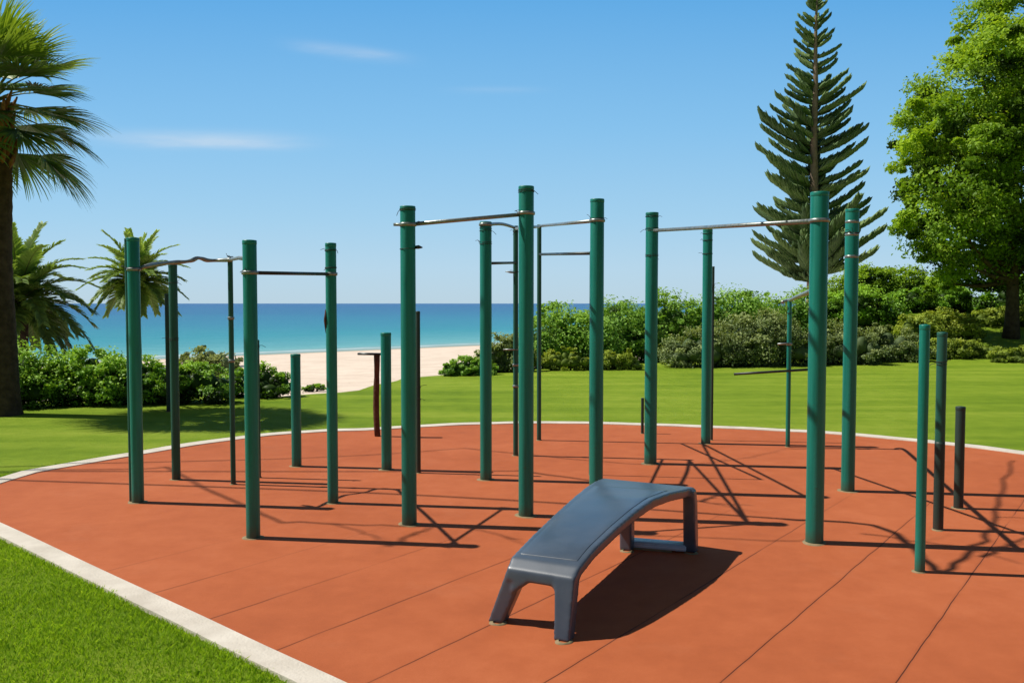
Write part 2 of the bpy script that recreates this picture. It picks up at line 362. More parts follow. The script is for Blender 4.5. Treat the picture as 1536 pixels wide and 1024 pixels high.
def rubber_mat():
    m = mat('red_rubber', (.5, .13, .05), .85, .2); t = m.node_tree; p = t.nodes['Principled BSDF']
    g = t.nodes.new('ShaderNodeNewGeometry'); sp = t.nodes.new('ShaderNodeSeparateXYZ'); t.links.new(g.outputs['Position'], sp.inputs[0])
    def noise(scale, det, rough=.6):
        n = t.nodes.new('ShaderNodeTexNoise'); n.inputs['Scale'].default_value = scale; n.inputs['Detail'].default_value = det; n.inputs['Roughness'].default_value = rough; t.links.new(g.outputs['Position'], n.inputs['Vector']); return n.outputs[0]
    big = noise(.45, 5); mid = noise(4, 6, .7); grain = noise(260, 3, .8); seamn = noise(.8, 2); wob = noise(2.5, 2)
    v = mth(t, 'ADD', mth(t, 'MULTIPLY', big, .6), mth(t, 'MULTIPLY', mid, .4)); v = mth(t, 'ADD', v, mth(t, 'MULTIPLY', mth(t, 'SUBTRACT', grain, .5), .95))
    r = t.nodes.new('ShaderNodeValToRGB'); e = r.color_ramp.elements; e[0].position = .22; e[0].color = (.34, .084, .028, 1); e[1].position = .8; e[1].color = (.59, .18, .072, 1)
    k = e.new(.5); k.color = (.475, .122, .041, 1)
    t.links.new(v, r.inputs[0])
    # expansion seams between the poured strips, all parallel, .643 m apart
    q = mth(t, 'SUBTRACT', mth(t, 'MULTIPLY', sp.outputs[0], .800), mth(t, 'MULTIPLY', sp.outputs[1], .600))
    q = mth(t, 'ADD', q, mth(t, 'MULTIPLY', mth(t, 'SUBTRACT', wob, .5), .02))
    fr = mth(t, 'FRACT', mth(t, 'DIVIDE', mth(t, 'ADD', q, 20.88), .6435))
    dd = mth(t, 'MULTIPLY', mth(t, 'MINIMUM', fr, mth(t, 'SUBTRACT', 1, fr)), .6435)
    line = mth(t, 'SUBTRACT', 1, mth(t, 'DIVIDE', dd, .0042), clamp=True)
    soft = mth(t, 'MULTIPLY', mth(t, 'SUBTRACT', 1, mth(t, 'DIVIDE', dd, .02), clamp=True), .16)
    amp = mth(t, 'MULTIPLY', mth(t, 'SUBTRACT', seamn, .30), 6, clamp=True)
    # seams worn shut toward the far side of the court
    fade = mth(t, 'SUBTRACT', 1.0, mth(t, 'DIVIDE', mth(t, 'SUBTRACT', sp.outputs[1], mth(t, 'ADD', 5.6, mth(t, 'MULTIPLY', sp.outputs[0], .30))), 1.6), clamp=True)
    amp = mth(t, 'MULTIPLY', amp, fade)
    lm = mth(t, 'MULTIPLY', mth(t, 'ADD', line, soft, clamp=True), amp)
    mm = t.nodes.new('ShaderNodeMixRGB'); t.links.new(lm, mm.inputs[0]); t.links.new(r.outputs[0], mm.inputs[1]); mm.inputs[2].default_value = (.05, .016, .012, 1)
    # scuffs and dust
    sc_ = noise(1.3, 9, .75); dust = mth(t, 'MULTIPLY', mth(t, 'SUBTRACT', sc_, .56), 2.2, clamp=True)
    md = t.nodes.new('ShaderNodeMixRGB'); t.links.new(mth(t, 'MULTIPLY', dust, .35), md.inputs[0]); t.links.new(mm.outputs[0], md.inputs[1]); md.inputs[2].default_value = (.56, .25, .14, 1)
    t.links.new(md.outputs[0], p.inputs['Base Color'])
    b = t.nodes.new('ShaderNodeBump'); b.inputs['Strength'].default_value = .5; b.inputs['Distance'].default_value = .004
    t.links.new(mth(t, 'SUBTRACT', mth(t, 'ADD', grain, mth(t, 'MULTIPLY', mid, 1.0)), mth(t, 'MULTIPLY', lm, 2)), b.inputs['Height']); t.links.new(b.outputs[0], p.inputs['Normal'])
    return m
M['rubber'] = rubber_mat()
M['kerb'] = mat('kerb_concrete', (.60, .54, .45), .9, .2, 0, 3.5, c2=(.76, .70, .60), bump=.5, bscale=70)
bm = bmesh.new(); vs = [bm.verts.new((p.x, p.y, .016)) for p in court]; f = bm.faces.new(vs); bmesh.ops.triangulate(bm, faces=[f])
tag(from_bm('rubber_court', bm, M['rubber'], None, False), kind='structure')
bm = bmesh.new()
prof = [(-.0, .0), (.0, .018), (.006, .025), (1.0, .025), (1.004, .018), (1.004, -.05)]
rings = []
n = len(court)
for i in range(n):
    a, b = court[i], outer[i]; rings.append([bm.verts.new((a.x + (b.x - a.x) * k, a.y + (b.y - a.y) * k, z + .0015 * math.sin(i * .9))) for k, z in prof])
for i in range(n):
    a, b = rings[i], rings[(i + 1) % n]
    for k in range(len(prof) - 1): bm.faces.new((a[k], a[k + 1], b[k + 1], b[k]))
tag(from_bm('kerb', bm, M['kerb'], None, False), kind='structure')

# ------------------------------------------------------------------ posts
PG = 'green posts on the red court'
def place(px, py): p = G(px, py, .016); return p
def post_mesh(h, r, cap_r=1.0):
    bm = bmesh.new(); lathe(bm, [(r, -.05), (r, .02), (r, h * .5), (r, h - .002), (r * .97, h + .004)], 28); return bm
def cap_mesh(h, r):
    bm = bmesh.new(); lathe(bm, [(r * 1.015, h - .022), (r * 1.03, h - .019), (r * 1.03, h + .003), (r * .985, h + .008), (r * .5, h + .011), (r * .05, h + .012)], 28); return bm
def foot_mesh(r, seed):
    rnd = random.Random(seed); bm = bmesh.new(); n = 20
    ph = rnd.random() * 6
    k0 = [1.35 + .18 * math.sin(2 * math.pi * i / n * 2 + ph) + .1 * rnd.random() for i in range(n)]
    top = [bm.verts.new((r * k * math.cos(2 * math.pi * i / n), r * k * math.sin(2 * math.pi * i / n), .004)) for i, k in enumerate(k0)]
    bot = [bm.verts.new((r * k * 1.08 * math.cos(2 * math.pi * i / n), r * k * 1.08 * math.sin(2 * math.pi * i / n), -.004)) for i, k in enumerate(k0)]
    inn = [bm.verts.new((r * .9 * math.cos(2 * math.pi * i / n), r * .9 * math.sin(2 * math.pi * i / n), .007)) for i in range(n)]
    for i in range(n):
        j = (i + 1) % n; bm.faces.new((bot[i], bot[j], top[j], top[i])); bm.faces.new((top[i], top[j], inn[j], inn[i]))
    return bm
def wire_mesh(h, r, seed, k=2):
    """a tie wire twisted round the post with loose ends"""
    rnd = random.Random(seed); bm = bmesh.new()
    for j in range(k):
        z = h + rnd.uniform(-.015, .015); a0 = rnd.random() * 6; pts = []
        for i in range(15):
            a = a0 + i / 14 * 5.9; pts.append(((r + .004) * math.cos(a), (r + .004) * math.sin(a), z + i * .0006))
        e = Vector(pts[-1]); d = Vector((rnd.uniform(-1, 1), -.3, rnd.uniform(-.4, .7))).normalized()
        if d.dot(Vector((e.x, e.y, 0))) < 0: d.x, d.y = -d.x, -d.y
        L = rnd.uniform(.03, .08)
        pts += [e + d * L * .5 + Vector((0, 0, .006)), e + d * L + Vector((0, 0, -.008))]
        tube(bm, pts, .0022, 5)
    return bm
def build_post(parent, base, wpx, top_py, m, seed, wires=(), cap=True, foot=True, as_part=False):
    """returns (height, radius). base is world; parent an empty; as_part: the post is one part of a frame"""
    dep = base.y * CT + CAMH * ST; r = wpx / 2 * dep / F
    h = HY(base.y, top_py) - .016
    off = base - parent.location
    p = from_bm('post', post_mesh(h, r), m, parent); p.location = off
    if cap: c = from_bm('cap', cap_mesh(h, r), m, p if as_part else parent); c.location = Vector() if as_part else off
    if foot: f = from_bm('footing', foot_mesh(r, seed), M['footing'], p if as_part else parent); f.location = Vector() if as_part else off
    for q, wy in enumerate(wires):
        ww = from_bm('tie_wire', wire_mesh(HY(base.y, wy) - .016, r, seed * 7 + q), M['wire'], p if as_part else parent); ww.location = Vector() if as_part else off
    if as_part:
        # ring collar in galvanised steel where the bars fix
        pass
    return p, h, r
def bar(parent, pts, r, m=None, name='bar', seg=12):
    bm = bmesh.new(); o = parent.location; tube(bm, [Vector(p) - o for p in pts], r, seg); return from_bm(name, bm, m or M['steel'], parent)
def collar(parent, base, py, r):
    h = HY(base.y, py); bm = bmesh.new(); lathe(bm, [(r * .98, -.014), (r * 1.10, -.012), (r * 1.12, .0), (r * 1.10, .012), (r * .98, .014)], 24)
    o = from_bm('collar', bm, M['steel'], parent); o.location = Vector((base.x, base.y, h)) - parent.location; return o
def bolt(parent, base, py, r, ang=-1.57):
    h = HY(base.y, py); bm = bmesh.new(); d = Vector((math.cos(ang), math.sin(ang), 0))
    tube(bm, [d * r * .9, d * (r + .012)], .010, 6); tube(bm, [d * (r + .010), d * (r + .02)], .005, 8)
    o = from_bm('bolt', bm, M['steel'], parent); o.location = Vector((base.x, base.y, h)) - parent.location
def pt(base, py): return Vector((base.x, base.y, HY(base.y, py)))

# frame A (left): posts 1, 4, 5, 8
b1, b4, b5, b8 = place(207, 753), place(350, 726), place(380, 806), place(499.5, 754)
A = empty('pull_up_frame', (b5.x, b5.y, .016), 'leftmost green pull-up frame with a kinked grey pipe and a thin dark bar', 'pull-up frame', 'pull-up frames on the court')
for b, wpx, ty, sd, wr, mm in ((b1, 17.5, 358, 1, (402,), 'green'), (b4, 7.5, 388, 2, (384,), 'green_dull'), (b5, 20.5, 362, 3, (409,), 'green'), (b8, 16, 366, 4, (375, 402, 412), 'green')):
    build_post(A, b, wpx, ty, M[mm], sd, wr, as_part=True)
wav = [(200, 406, 7.60), (208, 404, 7.58), (217, 400, 7.55), (232, 396.5, 7.7), (248, 394.5, 7.85), (264, 393.5, 8.0), (278, 392.5, 8.05), (288, 390.5, 8.1), (296, 387, 8.15), (303, 388, 8.2), (312, 390.5, 8.25), (328, 390.5, 8.3), (347, 389.5, b4.y - .04)]
P = catmull([Vector((XY(y, x, HY(y, yy_)), y, HY(y, yy_))) for x, yy_, y in wav], 4)
bar(A, P, [.018 + .003 * math.sin(i * .7) for i in range(len(P))], name='kinked_pipe')
bar(A, [pt(b4, 389.5), pt(b4, 389) * .5 + pt(b5, 388) * .5 + Vector((0, 0, .01)), pt(b5, 389)], .016, name='short_pipe')
bar(A, [pt(b5, 409), pt(b8, 411)], .014, M['blackbar'])
collar(A, b1, 404, .052); collar(A, b4, 477, .028); collar(A, b4, 541, .028); collar(A, b5, 409, .054); collar(A, b8, 411, .050)
bm = bmesh.new()                                  # peeled patch on post 8
z0, z1 = HY(b8.y, 500), HY(b8.y, 462); rr = .049
rnd = random.Random(3)
for k in range(7):
    a = 2.4 + k * .22; zz0 = z0 + rnd.random() * .06; zz1 = z1 - rnd.random() * .05
    tube(bm, [(rr * math.cos(a), rr * math.sin(a), zz0), ((rr + .006) * math.cos(a), (rr + .006) * math.sin(a), (zz0 + zz1) / 2), (rr * math.cos(a), rr * math.sin(a), zz1)], [.003, .009, .003], 6)
o = from_bm('peeled_bark_wrap', bm, M['rust'], A); o.location = Vector((b8.x, b8.y, 0)) - A.location

# frame B (centre): posts 12, 15, 13, 14, 16, 17
b12, b15, b13, b14, b16, b17, b17b = place(614, 786), place(789, 773), place(729, 719), place(773.5, 683), place(808.5, 660), place(894, 735), place(885, 712)
Bf = empty('pull_up_frame', (b15.x, b15.y, .016), 'tallest green pull-up frame in the centre, high silver bars linking seven posts', 'pull-up frame', 'pull-up frames on the court')
for b, wpx, ty, sd, wr, mm in ((b12, 22.5, 311, 11, (316, 338, 372), 'green'), (b15, 22.5, 281, 12, (288, 320), 'green'), (b13, 17.5, 334, 13, (345, 366), 'green'), (b14, 7.5, 340, 14, (348, 408), 'green_dull'),
                           (b16, 6.5, 338, 15, (), 'green_dull'), (b17, 20.5, 300, 16, (330,), 'green'), (b17b, 3.6, 378, 17, (), 'green_dull')):
    build_post(Bf, b, wpx, ty, M[mm], sd, wr, as_part=True)
bar(Bf, [pt(b12, 337), pt(b15, 321)], .016)
v = pt(b12, 337); bar(Bf, [v, v - Vector((.11, 0, -.001))], .012, name='bar_end')
bar(Bf, catmull([pt(b13, 337), pt(b13, 336) * .5 + pt(b14, 336) * .5, pt(b14, 342)], 8), .017)
bar(Bf, [pt(b13, 395), pt(b14, 394)], .014, M['blackbar'])
bar(Bf, [pt(b14, 343), pt(b15, 341)], .015)
bar(Bf, [pt(b15, 341), pt(b16, 340)], .015)
bar(Bf, [pt(b16, 339), pt(b17, 331)], .017)
bar(Bf, [pt(b16, 381.5), pt(b17b, 380)], .016, M['blackbar'])
for b, y, r_ in ((b12, 337, .061), (b15, 320, .064), (b13, 337, .060), (b14, 547, .034), (b14, 579, .032), (b17, 331, .066)): collar(Bf, b, y, r_)
# small clip on post 12 sticking out to the right
bm = bmesh.new(); h = HY(b12.y, 371)
tube(bm, [(.05, 0, 0), (.085, -.01, .002), (.115, -.01, -.002)], [.012, .015, .004], 8); o = from_bm('clip', bm, M['blackbar'], Bf); o.location = Vector((b12.x, b12.y, h)) - Bf.location
bm = bmesh.new(); h = HY(b14.y, 409)
tube(bm, [(.0, 0, 0), (-.06, -.01, .006), (-.12, -.01, .012)], [.010, .012, .003], 8); o = from_bm('clip', bm, M['steel'], Bf); o.location = Vector((b14.x, b14.y, h)) - Bf.location
bm = bmesh.new(); h = HY(b14.y, 524)
tube(bm, [(-.14, -.02, 0), (.03, -.02, 0)], .009, 8); o = from_bm('clip', bm, M['steel'], Bf); o.location = Vector((b14.x, b14.y, h)) - Bf.location

# frame C (right): posts 18, 22, 21
b18, b22, b21 = place(975.5, 695), place(1221.5, 813), place(1181.5, 670)
Cf = empty('pull_up_frame', (b22.x, b22.y, .016), 'rightmost green pull-up frame, one long silver bar ending at the thickest post', 'pull-up frame', 'pull-up frames on the court')
for b, wpx, ty, sd, wr, mm in ((b18, 18.5, 320, 21, (326, 345, 383), 'green'), (b22, 26, 290, 22, (), 'green')):
    build_post(Cf, b, wpx, ty, M[mm], sd, wr, as_part=True)
build_post(Cf, b21, 6.5, 452, M['green'], 23, (470,), as_part=True, cap=False)
bar(Cf, [pt(b18, 346), pt(b22, 331)], .018)
bar(Cf, catmull([pt(b21, 453) + Vector((-.09, 0, .0)), pt(b21, 450), pt(b21, 448) * .62 + pt(b22, 437) * .38, pt(b22, 432)], 6), .021, name='bent_pipe')
y_ = b21.y - .04
bar(Cf, [Vector((XY(y_, 1101, .9), y_, HY(y_, 561))), Vector((XY(y_, 1214, .9), y_, HY(y_, 554)))], .015, M['blackbar'], name='low_bar')
bar(Cf, [Vector((XY(y_, 1166, 1), y_, HY(y_, 516))), Vector((XY(y_, 1183, 1), y_, HY(y_, 515)))], .012, name='short_rung')
collar(Cf, b18, 346, .060); collar(Cf, b22, 331, .066); collar(Cf, b21, 516, .034)

# free-standing posts
free = [ # x, y, topy, w, material, wires, label
 (198, 752, 359, 7.5, 'green_dull', (402,), 'slim dark green post pressed against the left frame\'s outer post'),
 (264.5, 719, 398, 12.5, 'green_dull', (425, 510), 'tall weathered green post in front of the hedge, under the kinked pipe'),
 (253.5, 617, 440, 7, 'dark', (), 'thin dark grey pole on the lawn in front of the hedge'),
 (388.5, 716, 511, 6, 'green_dull', (520,), 'thin dull green pole half hidden behind the second front post from the left'),
 (445, 699, 532, 14.5, 'green', (), 'shortest green post, rising only to the height of the sand'),
 (580, 704, 500, 15.5, 'green', (), 'waist-high green post directly right of the brown wooden stake'),
 (628, 709, 468, 6.5, 'dark', (583, 600), 'thin nearly black pole just right of the tall centre-left post'),
 (1058.5, 665, 345, 14, 'green', (352, 362, 382), 'tall green post behind the long silver bar of the right frame'),
 (1067.5, 660, 400, 3.6, 'dark', (430, 603), 'very thin dark pole tight against the post behind the long silver bar'),
 (963.5, 650, 597, 4.5, 'dark', (), 'short thin dark stub at the far kerb left of the right frame'),
 (1271.5, 736, 315, 19.5, 'green', (352, ), 'tall green post right of the thickest post, in front of the layered pine'),
 (1379.5, 857, 489, 14.5, 'green', (), 'nearest green post at the right side of the court, slim and clean'),
 (1407, 794, 500, 14, 'green_dull', (545,), 'green post with a blackened lower half at the right'),
 (1437.5, 762, 611, 13.5, 'dark', (), 'short charcoal post furthest right, capped in grey'),
]
for k, (x, y, ty, wpx, mm, wr, lab) in enumerate(free):
    b = place(x, y)
    if y == 617: b = G(x, y, 0)
    e = empty('exercise_post', (b.x, b.y, b.z), lab, 'post', 'single posts without bars')
    build_post(e, b, wpx, ty, M[mm], 40 + k, wr, cap=wpx > 5)
    if x == 1407:
        rs = wpx / 2 * (b.y * CT + CAMH * ST) / F; hs = HY(b.y, 665)
        bm = bmesh.new(); lathe(bm, [(rs * 1.02, -.02), (rs * 1.03, .0), (rs * 1.03, hs * .97), (rs * 1.0, hs)], 28); from_bm('blackened_sleeve', bm, M['dark'], e)
    if x == 1271.5:
        for py in (333, 352, 385): collar(e, b, py, .055)
# brown wooden stake with flat top
b9 = place(566.5, 654)
e = empty('wooden_stake', b9, 'rust brown wooden stake with a flat dark cross-piece on top, at the far kerb', 'stake')
dep = b9.y; r9 = 4.3 * dep / F; h9 = HY(b9.y, 532)
bm = bmesh.new(); n = 9; rnd = random.Random(5)
tube(bm, [Vector((-.012 * math.sin(i * .6) - (i / (n - 1)) * .015, 0, -.03 + (h9 + .01) * i / (n - 1))) for i in range(n)], [r9 * (1 + .1 * rnd.uniform(-1, 1)) for i in range(n)], 10); from_bm('stake', bm, M['rust'], e)
bm = bmesh.new(); bmesh.ops.create_cube(bm, size=1, matrix=Matrix.Translation((-.10, 0, h9 - .005)) @ Matrix.Rotation(.02, 4, 'Y') @ Matrix.Diagonal((.30, .09, .028, 1))); bmesh.ops.bevel(bm, geom=bm.edges[:], offset=.005, segments=2, affect='EDGES')
from_bm('cross_piece', bm, M['blackbar'], e)

# ------------------------------------------------------------------ moulded bench
def bench_mat():
    m = mat('slate_blue_plastic', (.045, .075, .115), .36, .5, coat=.4); t = m.node_tree; p = t.nodes['Principled BSDF']
    tcn = t.nodes.new('ShaderNodeTexCoord'); 
    n = t.nodes.new('ShaderNodeTexNoise'); n.inputs['Scale'].default_value = 3; n.inputs['Detail'].default_value = 8; n.inputs['Roughness'].default_value = .65; t.links.new(tcn.outputs['Object'], n.inputs['Vector'])
    r = t.nodes.new('ShaderNodeValToRGB'); e = r.color_ramp.elements; e[0].position = .3; e[0].color = (.046, .066, .094, 1); e[1].position = .75; e[1].color = (.086, .112, .148, 1)
    t.links.new(n.outputs[0], r.inputs[0]); t.links.new(r.outputs[0], p.inputs['Base Color'])
    t.links.new(mth(t, 'ADD', mth(t, 'MULTIPLY', n.outputs[0], .3), .27), p.inputs['Roughness'])
    nb = t.nodes.new('ShaderNodeTexNoise'); nb.inputs['Scale'].default_value = 160; nb.inputs['Detail'].default_value = 3; t.links.new(tcn.outputs['Object'], nb.inputs['Vector'])
    b = t.nodes.new('ShaderNodeBump'); b.inputs['Strength'].default_value = .12; b.inputs['Distance'].default_value = .002; t.links.new(nb.outputs[0], b.inputs['Height']); t.links.new(b.outputs[0], p.inputs['Normal'])
    return m
M['bench'] = bench_mat()
Rr = [(0, .318), (.03, .362), (.13, .422), (.29, .474), (.45, .512), (.59, .530), (.75, .512), (.9, .48), (1, .463)]
Lr = [(0, .322), (.03, .368), (.2, .405), (.42, .440), (.65, .468), (.8, .478), (.9, .473), (1, .458)]
def itp(tb, t):
    for (a, b), (c, d) in zip(tb, tb[1:]):
        if t <= c: k = (t - a) / (c - a); return b + (d - b) * k
    return tb[-1][1]
def topP(t, wq):
    L = Vector((-.030 + .700 * t, 4.62 + 1.76 * t, 0)); Rg = Vector((.325 + .960 * t, 4.45 + 1.59 * t, 0))
    p = L.lerp(Rg, wq); p.z = itp(Lr, t) * (1 - wq) + itp(Rr, t) * wq
    return p
bc = Vector((.5, 5.3, .016))
bench = empty('exercise_bench', bc, 'slate blue moulded sit-up bench sloping up to a flat rear end', 'bench')
def slab(bm, t0, t1, w0, w1, dtop, dbot, nt_=28, nw=6):
    g = {}
    for i in range(nt_ + 1):
        for j in range(nw + 1):
            t = t0 + (t1 - t0) * i / nt_; wq = w0 + (w1 - w0) * j / nw; p = topP(t, wq) - bc
            g[i, j, 0] = bm.verts.new(p + Vector((0, 0, -dtop))); g[i, j, 1] = bm.verts.new(p + Vector((0, 0, -dbot)))
    for i in range(nt_):
        for j in range(nw):
            bm.faces.new((g[i, j, 0], g[i + 1, j, 0], g[i + 1, j + 1, 0], g[i, j + 1, 0])); bm.faces.new((g[i, j, 1], g[i, j + 1, 1], g[i + 1, j + 1, 1], g[i + 1, j, 1]))
        bm.faces.new((g[i, 0, 0], g[i, 0, 1], g[i + 1, 0, 1], g[i + 1, 0, 0])); bm.faces.new((g[i, nw, 0], g[i + 1, nw, 0], g[i + 1, nw, 1], g[i, nw, 1]))
    for j in range(nw):
        bm.faces.new((g[0, j, 0], g[0, j + 1, 0], g[0, j + 1, 1], g[0, j, 1])); bm.faces.new((g[nt_, j, 0], g[nt_, j, 1], g[nt_, j + 1, 1], g[nt_, j + 1, 0]))
def hexa(bm, top, bot):
    a = [bm.verts.new(v) for v in top]; b = [bm.verts.new(v) for v in bot]
    bm.faces.new(a); bm.faces.new(b[::-1])
    for i in range(4): j = (i + 1) % 4; bm.faces.new((a[i], b[i], b[j], a[j]))
bm = bmesh.new()
slab(bm, 0, 1, 0, 1, 0, .035)
for w0, w1 in ((0, .10), (.90, 1)): slab(bm, 0, 1, w0, w1, .0, .062, nw=2)
# front apron, slightly flared
ld = (topP(1, .5) - topP(0, .5)); ld.z = 0; ld.normalize(); wd = (topP(0, 1) - topP(0, 0)); wd.z = 0; wd.normalize()
def at(base, a, b, z): return base + ld * a + wd * b + Vector((0, 0, z - base.z)) - bc
cL, cR = topP(0, 0), topP(0, 1)
hexa(bm, [at(cL, .0, 0, .322), at(cR, .0, 0, .322), at(cR, .075, 0, .345), at(cL, .075, 0, .345)],
         [at(cL, -.008, .0, .262), at(cR, -.008, 0, .262), at(cR, .05, 0, .262), at(cL, .05, 0, .262)])
for c, s_, ft in ((cL, 1, G(747, 934)), (cR, -1, G(846, 962))):
    ft = ft.copy(); 
    top = [at(c, .0, 0, .318), at(c, .0, .115 * s_, .318), at(c, .09, .115 * s_, .330), at(c, .09, 0, .330)]
    def fb(a, b): return ft + ld * a + wd * b * s_ + Vector((0, 0, .012 - ft.z)) - bc
    bot = [fb(-.042, -.044), fb(-.042, .044), fb(.044, .044), fb(.044, -.044)]
    q = [at(c, -.006, .05 * s_, .278), at(c, -.006, .155 * s_, .278), at(c, .05, .155 * s_, .278), at(c, .05, .05 * s_, .278)]
    q2 = [at(c, -.014, .03 * s_, .200), at(c, -.014, .052 * s_, .200), at(c, .042, .052 * s_, .200), at(c, .042, .03 * s_, .200)]
    if s_ < 0: top, bot, q, q2 = top[::-1], bot[::-1], q[::-1], q2[::-1]
    hexa(bm, top, bot); hexa(bm, q, q2)
# rear legs flow out of the rear corners
for (fx, fy, wq) in ((1036.5, 829, .95), (940.5, 826.5, .10)):
    ft = G(fx, fy); c = topP(.97, wq)
    def fb(o_, a, b, z): return Vector((o_.x, o_.y, 0)) + ld * a + wd * b + Vector((0, 0, z)) - bc
    ra = .044
    tp = Vector((ft.x, ft.y, topP(.93, wq).z - .01)) if wq < .5 else Vector((ft.x * .6 + c.x * .4, ft.y * .6 + c.y * .4, c.z))
    top = [fb(tp, -.05, -.04, tp.z - .015), fb(tp, -.05, .04, tp.z - .015), fb(tp, .03, .04, tp.z - .015), fb(tp, .03, -.04, tp.z - .015)]
    m1 = ft.lerp(Vector((tp.x, tp.y, 0)), .75)
    mid = [fb(m1, -.044, -.044, .36), fb(m1, -.044, .044, .36), fb(m1, .040, .044, .36), fb(m1, .040, -.044, .36)]
    bot = [fb(ft, -ra, -ra, .012), fb(ft, -ra, ra, .012), fb(ft, ra, ra, .012), fb(ft, ra, -ra, .012)]
    hexa(bm, top, mid); hexa(bm, [v + Vector((0, 0, .004)) for v in mid], bot)
shell = from_bm('seat_shell', bm, M['bench'], bench)
rm = shell.modifiers.new('r', 'REMESH'); rm.mode = 'VOXEL'; rm.voxel_size = .0075; rm.use_smooth_shade = True
sm = shell.modifiers.new('s', 'SMOOTH'); sm.factor = .5; sm.iterations = 18
# raised pad panel moulded into the top
bm = bmesh.new()
slab(bm, .06, .80, .09, .91, -.0035, .012, 28, 8)
pad = from_bm('seat_pad', bm, M['bench'], bench)
bv = pad.modifiers.new('b', 'BEVEL'); bv.width = .004; bv.segments = 3; bv.limit_method = 'ANGLE'; bv.angle_limit = R(50)
# foot plate between the rear legs
M['plate'] = mat('painted_steel_plate', (.48, .57, .64), .35, .5, .0, 12, c2=(.60, .68, .74))
a, b = G(948, 822), G(1030, 829); a.z = b.z = 0; d = (b - a).normalized(); nrm = Vector((-d.y, d.x, 0)); bm = bmesh.new()
L = (b - a).length; wv_ = .075; pts = []
for k in range(9): an = math.pi / 2 + math.pi * k / 8; pts.append((wv_ * math.cos(an), wv_ * math.sin(an)))
pts += [(L, -wv_), (L, wv_)]
lo = [bm.verts.new(a + d * x + nrm * y + Vector((0, 0, .030)) - bc) for x, y in pts]; hi = [bm.verts.new(a + d * x + nrm * y + Vector((0, 0, .062)) - bc) for x, y in pts]
bm.faces.new(hi); bm.faces.new(lo[::-1])
for i in range(len(pts)): j = (i + 1) % len(pts); bm.faces.new((lo[i], lo[j], hi[j], hi[i]))
bmesh.ops.bevel(bm, geom=[e for e in bm.edges if all(v.co.z > .04 - bc.z for v in e.verts)], offset=.008, segments=3, affect='EDGES')
from_bm('foot_plate', bm, M['plate'], bench)
bm = bmesh.new(); lo = []; hi = []
for x, y in [(-.02, -.075), (L * .75, -.075), (L * .75, .03), (-.02, .03)]:
    lo.append(bm.verts.new(a + d * x + nrm * y + Vector((0, 0, .010)) - bc)); hi.append(bm.verts.new(a + d * x + nrm * y + Vector((0, 0, .030)) - bc))
bm.faces.new(hi); bm.faces.new(lo[::-1])
for i in range(4): j = (i + 1) % 4; bm.faces.new((lo[i], lo[j], hi[j], hi[i]))
from_bm('mounting_block', bm, M['footing'], bench, False)
for (fx, fy) in ((747, 934), (846, 962), (1036.5, 829), (940.5, 826.5)):
    g = G(fx, fy, .016); f_ = from_bm('footing', foot_mesh(.031, int(fx)), M['footing'], bench); f_.location = g - bc

